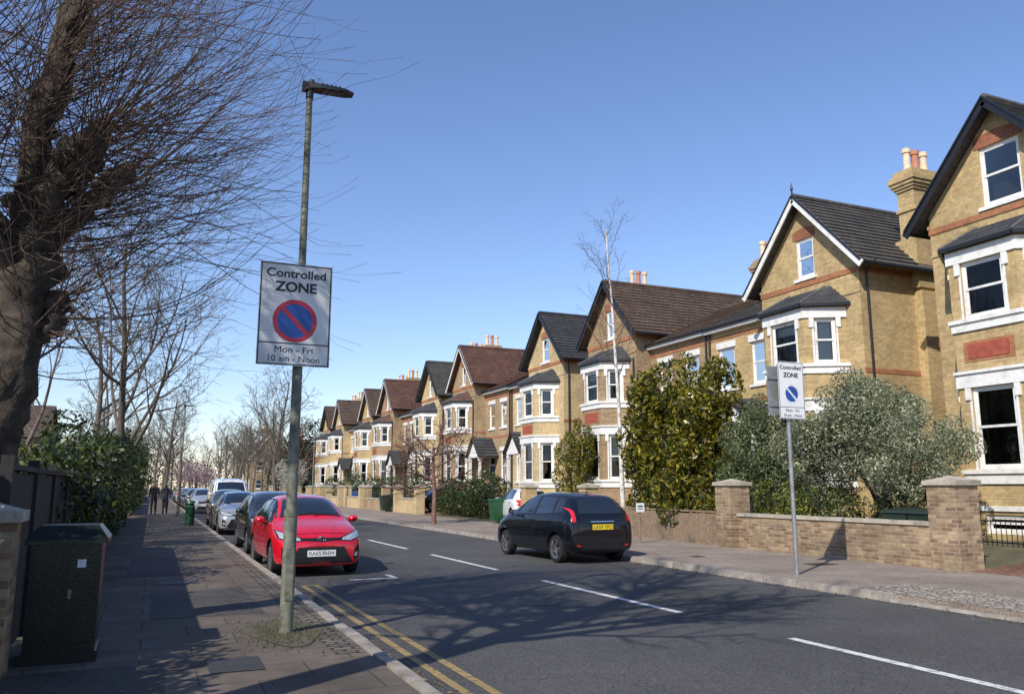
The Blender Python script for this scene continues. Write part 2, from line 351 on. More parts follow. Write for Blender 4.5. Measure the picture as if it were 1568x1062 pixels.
def grow(mb,k,p,d,L,r,lvl,spec):
    seg=spec['seg'][lvl]; pts=[p.copy()];rad=[r]; q=p.copy(); dd=d.copy()
    tip=r*spec['tip']
    for i in range(seg):
        dd=(dd+V((random.gauss(0,1),random.gauss(0,1),random.gauss(0,1)))*spec['wob'][lvl]+V((0,0,1))*spec['up'][lvl]).normalized()
        q=q+dd*(L/seg); pts.append(q.copy()); rad.append(r+(tip-r)*(i+1)/seg)
    mb.tube(k if lvl<1 else spec.get('k2',k),pts,rad,spec['n'][lvl],cap=False)
    if lvl+1<len(spec['seg']):
        nc=spec['kids'][lvl]
        for c in range(nc):
            t=spec['start'][lvl]+(1-spec['start'][lvl])*(c+random.random())/nc
            x=t*seg; i=min(int(x),seg-1); f=x-i; pp=pts[i].lerp(pts[i+1],f); rr=(rad[i]*(1-f)+rad[i+1]*f)
            ax=(pts[i+1]-pts[i]).normalized(); az=ax.orthogonal().normalized(); az.rotate(Matrix.Rotation(random.uniform(0,6.283),3,ax))
            an=math.radians(random.uniform(*spec['ang'][lvl])); nd=(ax*math.cos(an)+az*math.sin(an)).normalized()
            grow(mb,k,pp,nd,L*spec['len'][lvl]*random.uniform(.65,1.15)*(1.15-.5*t),max(rr*spec['rr'],spec['minr']),lvl+1,spec)
SP=dict(seg=[8,6,5,3,3],wob=[.05,.11,.15,.18,.2],up=[.02,.10,.07,.05,.03],n=[8,6,4,3,3],kids=[10,6,6,4],start=[.28,.25,.2,.15],ang=[(35,60),(28,55),(25,55),(25,55)],len=[.55,.55,.5,.55],rr=.55,minr=.006,tip=.25)
def bare_tree(name,loc,h,r,k='barkgrey',seed=1,spec=None,d0=None,**kw):
    random.seed(seed); sp=dict(SP); sp.update(spec or {}); sp.update(kw)
    e=empty(name,loc); mb=MB('trunk_and_branches'); grow(mb,k,V(loc),V(d0) if d0 else V((random.uniform(-.04,.04),random.uniform(-.04,.04),1)),h,r,0,sp)
    return e,mb.build(e,smooth=True)
# ---------------------------------------------------------------- ground
def sheet(name,k,x0,x1,y0,y1,z): 
    mb=MB(name); mb.poly(k,(x0,y0,z),(x1,y0,z),(x1,y1,z),(x0,y1,z)); return mb.build()
sheet('ground','earth',-400,400,-200,700,-.02)
KL,KR=2.13,9.92
sheet('road','road',KL-.02,KR+.02,-60,330,.004)
mb=MB('road_markings')
for i in range(-3,26):
    y0=9.45+6.15*i; y1=y0+4.1
    xc=lambda y:6.65-.012*min(y,60)
    mb.poly('wline',(xc(y0)-.06,y0,.009),(xc(y0)+.06,y0,.009),(xc(y1)+.06,y1,.009),(xc(y1)-.06,y1,.009))
for x in (2.40,2.62): mb.poly('yline',(x,-30,.009),(x+.085,-30,.009),(x+.085,14.4,.009),(x,14.4,.009))
mb.poly('yline',(2.40,14.4,.009),(2.705,14.4,.009),(2.705,14.5,.009),(2.4,14.5,.009))
mb.poly('wline',(3.35,14.95,.009),(4.25,14.95,.009),(4.25,15.05,.009),(3.35,15.05,.009))
mb.poly('wline',(4.15,15.052,.009),(4.25,15.052,.009),(4.25,15.6,.009),(4.15,15.6,.009))
mb.build()
def kerbs(name,x0,x1,y0,y1,zt=.115,gap=.012,drop=()):
    mb=MB(name); y=y0
    while y<y1:
        L=random.uniform(.8,1.0) if y<60 else 3.0
        z=zt
        for a,b in drop:
            if a<y<b: z=.04
        z+=random.uniform(-.005,.005); j=random.uniform(-.006,.006)
        xs=(x0+j,x1+j); yy=(y+gap/2,y+L-gap/2); c=.012
        mb.hexa('kerb',[(xs[0],yy[0],-.01),(xs[1],yy[0],-.01),(xs[1],yy[1],-.01),(xs[0],yy[1],-.01),(xs[0]+c,yy[0]+c,z),(xs[1]-c,yy[0]+c,z),(xs[1]-c,yy[1]-c,z),(xs[0]+c,yy[1]-c,z)])
        y+=L
    return mb.build()
kerbs('kerb',KL-.14,KL,-20,200); kerbs('kerb',KR,KR+.14,-20,200,drop=((3,8.8),(31,34.5)))
mb=MB('pavement')
mb.box('pave',-1.1,KL-.15,-20,330,-.01,.105); mb.build()
mb=MB('pavement'); mb.box('paveR',KR+.15,14.0,-20,330,-.01,.105); mb.build()
mb=MB('sett_strip')
mb.poly('setts',(KL-.45,8.0,.109),(KL-.15,8.0,.109),(KL-.15,22,.109),(KL-.45,22,.109)); mb.build()
mb=MB('driveway_crossover')
L1=[(KR+.16+.0,y) for y in np.linspace(2,9.9,22)]; L2=[(11.25+.18*math.sin(y*2.3)+.1*math.sin(y*7),y) for y in np.linspace(2,9.9,22)]
for i in range(21): mb.poly('rubble',(*L1[i],.109),(*L2[i],.109),(*L2[i+1],.109),(*L1[i+1],.109))
mb.build()
mb=MB('pavement_patch')
for k,x0,x1,y0,y1 in (('patch2',.1,1.4,10.9,13.6),('patch2',-.3,.8,16,20),('patch2',.2,1.45,24,26),('patch2',-1.0,.2,6.2,8.2)): mb.poly(k,(x0,y0,.109),(x1,y0,.109),(x1,y1,.109),(x0,y1,.109))
mb.build()
mb=MB('road_patch')
for x0,x1,y0,y1 in ((7.4,8.6,9.4,11.8),(4.4,5.5,20,24),(7.2,8.4,3.2,5.2)): mb.poly('patch',(x0,y0,.0065),(x1,y0,.0065),(x1,y1,.0065),(x0,y1,.0065))
mb.build()
mb=MB('manhole_covers')
for x,y,w_,h_,z in ((.55,7.6,.45,.6,.1125),(.2,14.6,.6,.45,.1125),(1.0,21,.45,.45,.1125),(12.2,12.9,.6,.45,.1095),(11.2,15.5,.3,.3,.1095)):
    mb.poly('iron',(x,y,z),(x+w_,y,z),(x+w_,y+h_,z),(x,y+h_,z))
mb.poly('iron',(2.16,11.0,.011),(2.38,11.0,.011),(2.38,11.45,.011),(2.16,11.45,.011))
mb.poly('iron',*[(5.2+.3*math.cos(t),11.0+.3*math.sin(t),.0105) for t in np.linspace(0,6.283,28)[:-1]])
mb.build()
mb=MB('front_gardens')
for a,b,k in ((-20,2,'earth'),(2,10.9,'drive'),(10.9,30.9,'earth'),(30.9,35.4,'drive'),(35.4,44,'earth'),(44,50,'drive'),(50,65,'earth'),(65,71,'drive'),(71,330,'earth')):
    mb.poly(k,(14.0,a,.108),(18.2,a,.42),(18.2,b,.42),(14.0,b,.108)); mb.poly(k,(18.2,a,.42),(60,a,.45),(60,b,.45),(18.2,b,.42))
mb.build()
Vv=[];m=0
for i in range(900):
    x=1.42+rng.normal(0,.22); y=9.35+rng.normal(0,.45)
    if x>1.93: continue
    h=rng.uniform(.01,.035); a=rng.uniform(0,6.28); dx,dy=math.cos(a)*.006,math.sin(a)*.006; lx,ly=rng.normal(0,.02,2)
    Vv+= [(x-dx,y-dy,.105),(x+dx,y+dy,.105),(x+dx*.3+lx,y+dy*.3+ly,.105+h),(x-dx*.3+lx,y-dy*.3+ly,.105+h)]; m+=1
meshquads('grass_tuft',np.array(Vv),m,'grass',None)
Vv=[];m=0
for i in range(2600):
    side=rng.random()
    if side<.45: x=KL+abs(rng.normal(0,.12)); z=.012
    elif side<.8: x=KR-abs(rng.normal(0,.12)); z=.012
    elif side<.9: x=rng.uniform(-1.0,1.9); z=.116
    else: x=13.85-abs(rng.normal(0,.25)); z=.116
    y=5+rng.random()**1.6*45; a=rng.uniform(0,6.28); s_=rng.uniform(.012,.035); c_,q_=math.cos(a)*s_,math.sin(a)*s_
    Vv+=[(x-c_,y-q_,z),(x+q_*.6,y-c_*.6,z+rng.uniform(0,.012)),(x+c_,y+q_,z+rng.uniform(0,.012)),(x-q_*.6,y+c_*.6,z)]; m+=1
meshquads('fallen_leaves',np.array(Vv),m,'litter',None)
mb=MB('bare_earth')
pts=[(1.42+.40*math.cos(t)*(1+.2*math.sin(3*t)),9.4+.8*math.sin(t)*(1+.15*math.cos(4*t)),.1125) for t in np.linspace(0,6.28,30)[:-1]]
mb.poly('dirt',*pts); mb.build()
# ---------------------------------------------------------------- houses
def wall(mb,k,fr,width,z0,top,ops=(),depth=.13,rk=None):
    o,u,n=fr; P=lambda a,z,d=0: o+u*a+n*d+V((0,0,z))
    def tz(a):
        for (a0,za),(a1,zb) in zip(top,top[1:]):
            if a0-1e-6<=a<=a1+1e-6: return za+(zb-za)*(a-a0)/(a1-a0)
        return top[-1][1]
    br=sorted({0,width,*[round(t[0],5) for t in top],*[q for p in ops for q in (p[0],p[1])]})
    for a,b in zip(br,br[1:]):
        if b-a<1e-5: continue
        z=z0
        for p in sorted([p for p in ops if p[0]<=a+1e-5 and p[1]>=b-1e-5],key=lambda p:p[2]):
            mb.poly(k,P(a,z),P(b,z),P(b,p[2]),P(a,p[2])); z=p[3]
        mb.poly(k,P(a,z),P(b,z),P(b,tz(b)),P(a,tz(a)))
    for a0,a1,za,zb in [p[:4] for p in ops]:
        rk2=rk or k
        mb.poly(rk2,P(a0,za),P(a0,zb),P(a0,zb,-depth),P(a0,za,-depth)); mb.poly(rk2,P(a1,za),P(a1,zb),P(a1,zb,-depth),P(a1,za,-depth))
        mb.poly(rk2,P(a0,zb),P(a1,zb),P(a1,zb,-depth),P(a0,zb,-depth)); mb.poly(rk2,P(a0,za),P(a1,za),P(a1,za,-depth),P(a0,za,-depth))
def window(mb,fr,a0,a1,z0,z1,sill=True,style=None,back=.75):
    o,u,n=fr; P=lambda a,z,d=0: o+u*a+n*d+V((0,0,z)); F=lambda *a: mb.fbox('white',fr,*a)
    w=.065; e=.002
    F(a0+e,a0+w,z0,z1-e,-.14,-.05); F(a1-w,a1-e,z0,z1-e,-.14,-.05); F(a0+w,a1-w,z1-w,z1-e,-.14,-.051); F(a0+w,a1-w,z0+e,z0+w,-.14,-.051)
    zm=(z0+z1)/2+.03; s=.045
    F(a0+w,a1-w,zm-.03,zm+.03,-.115,-.06)
    F(a0+w,a0+w+s,z0+w,zm-.03,-.12,-.085); F(a1-w-s,a1-w,z0+w,zm-.03,-.12,-.085); F(a0+w+s,a1-w-s,z0+w,z0+w+.06,-.12,-.086)
    F(a0+w,a0+w+s,zm+.03,z1-w,-.10,-.065); F(a1-w-s,a1-w,zm+.03,z1-w,-.10,-.065); F(a0+w+s,a1-w-s,z1-w-s,z1-w,-.10,-.066)
    t1=random.uniform(-.006,.006); t2=random.uniform(-.006,.006)
    mb.poly('glass',P(a0+w,z0+w,-.1+t1),P(a1-w,z0+w,-.1-t1),P(a1-w,zm,-.1),P(a0+w,zm,-.1))
    mb.poly('glass',P(a0+w,zm,-.08+t2),P(a1-w,zm,-.08-t2),P(a1-w,z1-w,-.08),P(a0+w,z1-w,-.08))
    mb.poly('dark',P(a0-.2,z0-.2,-back),P(a1+.2,z0-.2,-back),P(a1+.2,z1+.2,-back),P(a0-.2,z1+.2,-back))  # near-black sheet, its colour standing in for the unlit room
    st=style if style is not None else random.choice('ccbbnndd')
    W=a1-a0
    if st=='c':
        for s0,s1 in ((a0,a0+W*.25),(a1-W*.25,a1)):
            k=6
            for i in range(k):
                x0=s0+(s1-s0)*i/k; x1=s0+(s1-s0)*(i+1)/k; d0=-.22 if i%2 else -.26; d1=-.26 if i%2 else -.22
                mb.poly('curtain',P(x0,z0,d0),P(x1,z0,d1),P(x1,z1,d1),P(x0,z1,d0))
    elif st=='b':
        zz=z1-(z1-z0)*random.choice((.3,.45,.6)); 
        nsl=int((z1-zz)/.05)
        for i in range(nsl):
            za=z1-i*.05; mb.poly('blind',P(a0,za,-.2),P(a1,za,-.2),P(a1,za-.045,-.225),P(a0,za-.045,-.225))
    elif st=='n':
        k=10
        for i in range(k):
            x0=a0+W*i/k; x1=a0+W*(i+1)/k; d0=-.2 if i%2 else -.24; d1=-.24 if i%2 else -.2
            mb.poly('curtain',P(x0,z0,d0),P(x1,z0,d1),P(x1,z1,d1),P(x0,z1,d0))
    elif st=='N':
        mb.poly('blind',P(a0,z0,-.2),P(a1,z0,-.2),P(a1,z1,-.2),P(a0,z1,-.2))
    if sill: mb.fbox('white',fr,a0-.1,a1+.1,z0-.1,z0-.002,-.045,.07)
def slope(mb,k,A,B,down,n,t=.04):
    A=V(A);B=V(B);down=V(down); nr=(B-A).cross(down).normalized()
    if nr.z<0: nr=-nr
    st=down/n
    for i in range(n):
        p=A+st*i;q=B+st*i; p2=p+st+nr*t;q2=q+st+nr*t
        mb.poly(k,p,q,q2,p2); mb.poly(k,p2,q2,q2-nr*t,p2-nr*t)
        mb.poly(k,p,p2,p2-nr*t); mb.poly(k,q,q2,q2-nr*t)
    mb.poly(k,A-nr*.06,B-nr*.06,B+down-nr*.06,A+down-nr*.06)
CB=((.05,.09),(.10,.09),(.15,.12),(.2,.14),(.12,.12),(.06,.14))
def chimney(mb,bk,x0,x1,y0,y1,zb,zt,npots=3,pk='pot'):
    mb.box(bk,x0,x1,y0,y1,zb,zt-.75)
    mb.box(bk,x0-.05,x1+.05,y0-.05,y1+.05,zt-1.45,zt-1.35)
    for i,(d,h) in enumerate(CB):
        z=zt-.75+sum(x[1] for x in CB[:i]); mb.box(bk,x0-d,x1+d,y0-d,y1+d,z,z+h)
    for i in range(npots):
        c=(x0+(x1-x0)*(i+.5)/npots,(y0+y1)/2,zt-.06); kk=pk if (i%2==0) else 'potred'
        mb.lathe(kk,c,(0,0,1),[(0,.15),(.08,.15),(.1,.12),(.62,.105),(.64,.14),(.78,.14),(.8,.10),(.5,.09)],14)
def house(Yc,s,dz=0,bk='brickA',rt='brown',barge='white',wl=4.2,Xf=19.5,finial=False,red=True,attic=.4,wst=None,pots=3,near=False,panel=True):
    random.seed(int(Yc*10)+3)
    e=empty('brick_house',(Xf+4,Yc,0)); hw=2.2; zE=8.75+dz; zP=zE+hw*1.08; z0=.05; D=9.0
    X,Y=V((1,0,0)),V((0,1,0))
    W=MB('walls'); T=MB('windows_and_trim'); R=MB('roof')
    fr=(V((Xf,Yc-hw,0)),Y,-X)
    op=(hw-attic,hw+attic,8.5+dz,9.85+dz+(.25 if attic>.45 else 0))
    wall(W,bk,fr,2*hw,z0,[(0,zE),(hw,zP),(2*hw,zE)],[op]); window(T,fr,*op,style=(wst or [None])[0])
    a0,a1,za=op[0]-.12,op[1]+.12,op[3]+.004
    nseg=8
    for i in range(nseg):
        t0=i/nseg;t1=(i+1)/nseg; h=lambda t:.12*math.sin(math.pi*t)
        aa=a0+(a1-a0)*t0;ab=a0+(a1-a0)*t1; P=lambda a,z,d: fr[0]+fr[1]*a+fr[2]*d+V((0,0,z))
        W.hexa('red_brick' if red else 'orange_brick',[P(aa,za,-.1),P(ab,za,-.1),P(ab,za,.012),P(aa,za,.012),P(aa,za+.27+h(t0),-.1),P(ab,za+.27+h(t1),-.1),P(ab,za+.27+h(t1),.012),P(aa,za+.27+h(t0),.012)])
    for sg in (-1,1):
        f2=(V((Xf,Yc+sg*hw,0)),X,Y*sg)
        wall(W,bk,f2,D,z0,[(0,zE),(D,zE)])
        W.fbox('orange_brick',f2,-.02,D,zE-.55,zE-.38,-.02,.03); W.fbox(bk,f2,-.04,D,zE-.38,zE-.28,-.02,.05)
        W.fbox('orange_brick',f2,-.02,D,5.05+dz,5.2+dz,-.02,.016)
    W.fbox('orange_brick',fr,0,2*hw,zE-.55,zE-.38,-.02,.028); W.fbox(bk,fr,-.02,2*hw+.02,8.15+dz-.6,8.23+dz-.6,-.02,.03)
    f3=(V((Xf+D,Yc-hw,0)),Y,X); wall(W,bk,f3,2*hw,z0,[(0,zE),(hw,zP),(2*hw,zE)])
    fy=Yc-s*hw
    ys=sorted((fy-s*.32,fy+s*.35))
    W.box(bk,Xf+2.3,Xf+3.9,ys[0]+.002,ys[1],z0,zE-1.0)
    C=MB('chimney'); yc0=sorted((fy-s*.22,fy+s*.40)); chimney(C,bk,Xf+2.4,Xf+3.55,yc0[0],yc0[1],zE-1.3,11.9+dz,pots); C.box(bk,Xf+2.25,Xf+3.7,yc0[0]-.08,yc0[1]+.1,zE-.9,zE+.75); C.build(e,smooth=False)
    oh=.45; zr=zP+.12; zr_e=zr-(hw+oh)*1.08
    nC=16
    for sg in (-1,1): slope(R,'t0_'+rt,(Xf-.38,Yc,zr),(Xf+D+.3,Yc,zr),(0,sg*(hw+oh),-(hw+oh)*1.08),nC)
    R.tube('t0_'+rt,[(Xf-.38,Yc,zr+.02),(Xf+D+.3,Yc,zr+.02)],[.11,.11],8)
    xb=Xf-.40
    for sg in (-1,1):
        up=V((1,0,0)).cross(V((0,sg*1,-1.08))).normalized()
        T.beam(barge,(xb,Yc,zr-.10),(xb,Yc+sg*(hw+oh+.05),zr_e-.13),.21,.05,up)
        T.beam('black',(xb-.03,Yc,zr+.03),(xb-.03,Yc+sg*(hw+oh+.05),zr_e+.0),.05,.06,up)
        T.tube('black',[(Xf-.3,Yc+sg*(hw+oh),zr_e-.04),(Xf+D,Yc+sg*(hw+oh),zr_e-.04)],[.06,.06],8)
        if s!=sg: T.tube('black',[(Xf+.25,Yc+sg*(hw+.07),z0),(Xf+.25,Yc+sg*(hw+.07),zE-.5),(Xf+.25,Yc+sg*(hw+oh),zE-.28)],[.035]*3,8)
    T.tube('black',[(Xf-.07,Yc+s*(hw-.15),z0),(Xf-.07,Yc+s*(hw-.15),7.3+dz)],[.04,.04],8)
    if finial: T.tube('black',[(xb,Yc,zr-.2),(xb,Yc,zr+.2),(xb,Yc,zr+.28),(xb,Yc,zr+.5)],[.04,.03,.05,.008],8)
    Bx=Xf-1.1; h1,h2=.9,1.55
    pl=[V((Xf,Yc+h2,0)),V((Bx,Yc+h1,0)),V((Bx,Yc-h1,0)),V((Xf,Yc-h2,0))]
    zB=7.25+dz
    for i in range(3):
        p,q=pl[i],pl[i+1]; u=(q-p).normalized()
        n=V((u.y,-u.x,0)); 
        if n.dot(V((-1,0,0)))<0: n=-n
        L=(q-p).length; f=(p,u,n); m=.30 if i==1 else .31
        wa=(m,L-m) if i!=1 else (L/2-.56,L/2+.56)
        g=(wa[0],wa[1],1.95+dz*.3,3.95+dz*.3); fo=(wa[0],wa[1],5.42+dz,6.86+dz)
        bs=(wa[0]+.05,wa[1]-.05,.55,1.0)
        ops=[g,fo]+([bs] if near else [])
        wall(W,bk,f,L,z0,[(0,zB),(L,zB)],ops)
        st=wst[1+i] if wst else None
        window(T,f,*g,sill=False,style=st); window(T,f,*fo,sill=False,style=(wst[4+i] if wst else None))
        if near: window(T,f,*bs,sill=False,style='d')
        x=.0006*(i+1)
        def band(za,zb,d,k='white',ext=.0):
            T.fbox(k,f,-ext,L+ext,za,zb,-.02,d+x)
        band(g[2]-.34,g[2]-.1,.05,ext=.02); band(g[2]-.1,g[2]-.003,.10,ext=.045)
        band(g[3]+.003,g[3]+.34,.05,ext=.022); band(g[3]+.34,g[3]+.41,.10,ext=.045)
        band(fo[2]-.31,fo[2]-.1,.05,ext=.02); band(fo[2]-.1,fo[2]-.003,.10,ext=.045)
        band(fo[3]+.003,fo[3]+.33,.05,ext=.022)
        for zz in (g[3],fo[3]):
            T.fbox('white',f,wa[0]-.15,wa[0]-.004,zz-.30,zz+.0,-.02,.045); T.fbox('white',f,wa[1]+.004,wa[1]+.15,zz-.30,zz+.0,-.02,.045)
        for zz in (g,fo):
            T.fbox('white',f,wa[0]-.06,wa[0]-.004,zz[2],zz[3]-.30,-.02,.015); T.fbox('white',f,wa[1]+.004,wa[1]+.06,zz[2],zz[3]-.30,-.02,.015)
        if panel and i==1:
            T.fbox('terracotta',f,wa[0]+.02,wa[1]-.02,4.55+dz*.6,4.92+dz*.6,-.02,.03)
            T.fbox('orange_brick',f,wa[0]-.1,wa[1]+.1,4.48+dz*.6,4.99+dz*.6,-.02,.015)
        if near: band(1.08,1.2,.05)
    k='t1_'+('slate' if rt!='redtile' else rt); zt=8.0+dz
    ep=[V((Xf-.0,Yc+h2+.24,zB+.05)),V((Bx-.17,Yc+h1+.08,zB+.05)),V((Bx-.17,Yc-h1-.08,zB+.05)),V((Xf-.0,Yc-h2-.24,zB+.05))]
    tp=[V((Xf-.02,Yc+h1+.1,zt)),V((Xf-.02,Yc+h1-.1,zt)),V((Xf-.02,Yc-h1+.1,zt)),V((Xf-.02,Yc-h1-.1,zt))]
    for i in range(3):
        nn=6
        for j in range(nn):
            a=ep[i].lerp(tp[i],j/nn)+V((0,0,.03));b_=ep[i+1].lerp(tp[i+1],j/nn)+V((0,0,.03)); c=ep[i+1].lerp(tp[i+1],(j+1)/nn);d=ep[i].lerp(tp[i],(j+1)/nn)
            R.poly(k,a,b_,c,d); R.poly(k,a,b_,b_-V((0,0,.03)),a-V((0,0,.03)))
        T.beam('black',ep[i]-V((0,0,.04)),ep[i+1]-V((0,0,.04)),.09,.08)
    R.poly('black',*[p+V((0,0,-.01)) for p in ep])
    for i in (1,2): R.tube('lead',[ep[i]+V((0,0,.03)),tp[i]+V((0,0,.02))],[.035,.035],6)
    Xw=Xf+.8; y0,y1=sorted((Yc+s*hw,Yc+s*(hw+wl))); fw=(V((Xw,y0,0)),Y,-X); zw=7.9+dz*.5
    wi=.5
    cs=[wl*.28,wl*.74]
    ops=[(c-wi+.02,c+wi-.02,5.4,7.0) for c in cs]
    dy=cs[0] if s>0 else cs[1]
    oy=cs[1] if s>0 else cs[0]
    gw=(oy-wi,oy+wi,1.95,3.9); dr=(dy-.55,dy+.55,.95,3.6)
    wall(W,bk,fw,wl,z0,[(0,zw),(wl,zw)],ops+[gw,dr])
    for o_ in ops+[gw]:
        window(T,fw,*o_); T.fbox('white',fw,o_[0]-.1,o_[1]+.1,o_[3]+.003,o_[3]+.25,-.02,.04)
    W.fbox('orange_brick',fw,0,wl,7.35,7.5,-.02,.016); W.fbox('orange_brick',fw,0,wl,4.75,4.9,-.02,.016)
    T.fbox('door',fw,dr[0]+.09,dr[1]-.09,.95,3.0,-.12,-.07); T.fbox('white',fw,dr[0],dr[0]+.09,.95,3.6,-.13,-.05); T.fbox('white',fw,dr[1]-.09,dr[1],.95,3.6,-.13,-.05)
    T.fbox('white',fw,dr[0]+.09,dr[1]-.09,3.0,3.08,-.13,-.05); T.fbox('glass',fw,dr[0]+.09,dr[1]-.09,3.08,3.5,-.11,-.1); T.fbox('white',fw,dr[0]+.09,dr[1]-.09,3.5,3.6,-.13,-.05)
    pc=fw[0].y+dy; px=Xw-1.25
    for yy in (pc-.85,pc+.85):
        T.box('white',px,px+.14,yy-.07,yy+.07,.95,3.5); T.box('white',px-.04,px+.18,yy-.11,yy+.11,3.3,3.42)
    T.box('white',px-.02,Xw,pc-.98,pc-.78,3.5,3.66); T.box('white',px-.02,Xw,pc+.78,pc+.98,3.5,3.66); T.box('white',px-.03,px+.1,pc-.78,pc+.78,3.502,3.66)
    T.poly('white',(px,pc-.95,3.66),(px,pc+.95,3.66),(px,pc,4.65))
    for sg in (-1,1): slope(R,'t0_slate',(px-.2,pc,4.8),(Xw,pc,4.8),(0,sg*1.2,-1.25),6)
    W.box('stone',px-.1,Xw,pc-.9,pc+.9,z0,.95)
    for i in range(3): W.box('stone',px-.4-.3*i,px-.1-.3*i,pc-.8,pc+.8,z0,.75-.18*i)
    zrg=9.75+dz*.5; slope(R,'t1_'+rt,(Xw+3.6,y0,zrg),(Xw+3.6,y1,zrg),(-3.9,0,-(zrg-zw)),13); slope(R,'t1_'+rt,(Xw+3.6,y0,zrg),(Xw+3.6,y1,zrg),(4.0,0,-(zrg-zw)),6)
    R.tube('t1_'+rt,[(Xw+3.6,y0,zrg+.02),(Xw+3.6,y1,zrg+.02)],[.1,.1],8)
    T.tube('black',[(Xw-.32,y0,zw-.05),(Xw-.32,y1,zw-.05)],[.06,.06],8); T.box('white',Xw-.26,Xw,y0+.01,y1-.01,zw-.22,zw-.08)
    ye=Yc+s*(hw+wl); fe=(V((Xw,ye,0)),X,Y*s); wall(W,bk,fe,7.4,z0,[(0,zw),(3.6,zrg-.05),(7.4,zw)])
    wall(W,bk,(V((Xw+7.4,y0,0)),Y,X),wl,z0,[(0,zw),(wl,zw)])
    T.tube('black',[(Xw-.06,ye-s*.12,z0),(Xw-.06,ye-s*.12,zw-.1)],[.045,.045],8)
    C2=MB('party_wall_chimney')
    if s<0: chimney(C2,bk,Xw+2.9,Xw+4.3,ye-.3,ye+.4,8.6,11.3,4); C2.build(e)
    W.build(e); T.build(e); R.build(e); return e
house(13.3,-1,.35,'brickA','grey','black',attic=.55,wst=['d','d','d','d','d','d','n'],near=True,pots=3)
house(20.3,1,0,'brickA','grey','white',finial=True,wst=['b','d','d','n','n','b','N'])
house(33.1,-1,.05,'brickD','brown','black',attic=.36)
house(40.2,1,-.08,'brickB','slate','black',wl=4.3,red=False,attic=.45)
house(53.3,-1,.1,'brickC','redtile','white',wl=4.3)
house(60.8,1,.05,'brickB','grey','black',panel=False)
house(73.7,-1,.15,'brickD','redtile','white',attic=.34)
house(81.4,1,.1,'brickA','brown','white')
house(94.9,-1,.25,'brickB','brown','white',panel=False)
house(102.6,1,.2,'brickA','brown','black')
def plain_house(x0,x1,y0,y1,ze,zr,bk='brickC',rt='brown',face=-1,axis='y'):
    e=empty('brick_house',((x0+x1)/2,(y0+y1)/2,0)); W=MB('walls');T=MB('windows_and_trim');R=MB('roof'); random.seed(int(abs(x0)*7+y0))
    X,Y=V((1,0,0)),V((0,1,0)); w=x1-x0; d=y1-y0
    def ops(L,n,zs): 
        return [(L*(i+.5)/n-.55,L*(i+.5)/n+.55,z,z+1.5) for i in range(n) for z in zs]
    zs=[1.3,4.2]
    f=(V((x0,y0,0)),X,-Y); g=[(0,ze),(w/2,zr),(w,ze)] if axis=='y' else [(0,ze),(w,ze)]
    o1=ops(w,max(2,int(w/3)),zs); wall(W,bk,f,w,0,g,o1); [window(T,f,*o) for o in o1]
    fb=(V((x0,y1,0)),X,Y); wall(W,bk,fb,w,0,g)
    gs=[(0,ze),(d/2,zr),(d,ze)] if axis=='x' else [(0,ze),(d,ze)]
    for xx,nn in ((x0,-X),(x1,X)):
        f=(V((xx,y0,0)),Y,nn); o1=ops(d,max(2,int(d/3)),zs); wall(W,bk,f,d,0,gs,o1); [window(T,f,*o) for o in o1]
    xm=(x0+x1)/2; ym=(y0+y1)/2; rise=zr-ze
    if axis=='y':
        for sg in (-1,1): slope(R,'t1_'+rt,(xm,y0-.3,zr+.1),(xm,y1+.3,zr+.1),(sg*(w/2+.4),0,-rise*(w/2+.4)/(w/2)),12); T.beam('white',(xm,y0-.32,zr-.05),(xm+sg*(w/2+.4),y0-.32,zr-.05-rise*(w/2+.4)/(w/2)),.05,.25,V((0,1,0)))
    else:
        for sg in (-1,1): slope(R,'t0_'+rt,(x0-.3,ym,zr+.1),(x1+.3,ym,zr+.1),(0,sg*(d/2+.4),-rise*(d/2+.4)/(d/2)),12)
    C=MB('chimney'); chimney(C,bk,xm-.6,xm+.6,y1-1.2,y1-.5,zr-1,zr+1.4,3); C.build(e)
    W.build(e);T.build(e);R.build(e)
plain_house(14.5,20.5,140,148,6.5,10.3,'brickC','brown'); plain_house(20.5,26,140,148,6.5,9.4,'brickC','brown')
plain_house(-18,-9.5,52,60,5.6,8.4,'brickB','brown',axis='x'); plain_house(-18,-9.8,64,74,5.8,8.8,'brickC','redtile',axis='x'); plain_house(-18,-9,82,92,6,9,'brickC','brown',axis='x')
# ---------------------------------------------------------------- garden walls
def pillar(mb,k,x,y,w,h,z=.09):
    mb.box(k,x-w/2,x+w/2,y-w/2,y+w/2,z,h-.14); mb.box('stone',x-w/2-.05,x+w/2+.05,y-w/2-.05,y+w/2+.05,h-.14,h-.05)
    c=[(x-w/2-.02,y-w/2-.02,h-.05),(x+w/2+.02,y-w/2-.02,h-.05),(x+w/2+.02,y+w/2+.02,h-.05),(x-w/2-.02,y+w/2+.02,h-.05)]
    t=(x,y,h+.04)
    for i in range(4): mb.poly('stone',c[i],c[(i+1)%4],t)
def gwall(name,x,y0,y1,h,k='brickWall',p0=True,p1=True,ph=1.5,pw=.5):
    e=empty(name,(x,(y0+y1)/2,0)); mb=MB('wall'); a=y0+(pw/2 if p0 else 0); b=y1-(pw/2 if p1 else 0)
    mb.box(k,x-.11,x+.11,a,b,.09,h-.08); 
    y=a
    while y<b-.01:
        L=min(.45,b-y); mb.box('stone',x-.145,x+.145,y+.004,y+L-.004,h-.08,h+random.uniform(-.004,.004)); y+=L
    if p0: pillar(mb,k,x,y0,pw,ph)
    if p1: pillar(mb,k,x,y1,pw,ph)
    mb.build(e)
gwall('brick_wall',14.05,11.2,17.75,.98,p0=True,p1=True,ph=1.82,pw=.62)
e=empty('wooden_fence',(14.05,22,0)); mb=MB('boards'); y=18.15
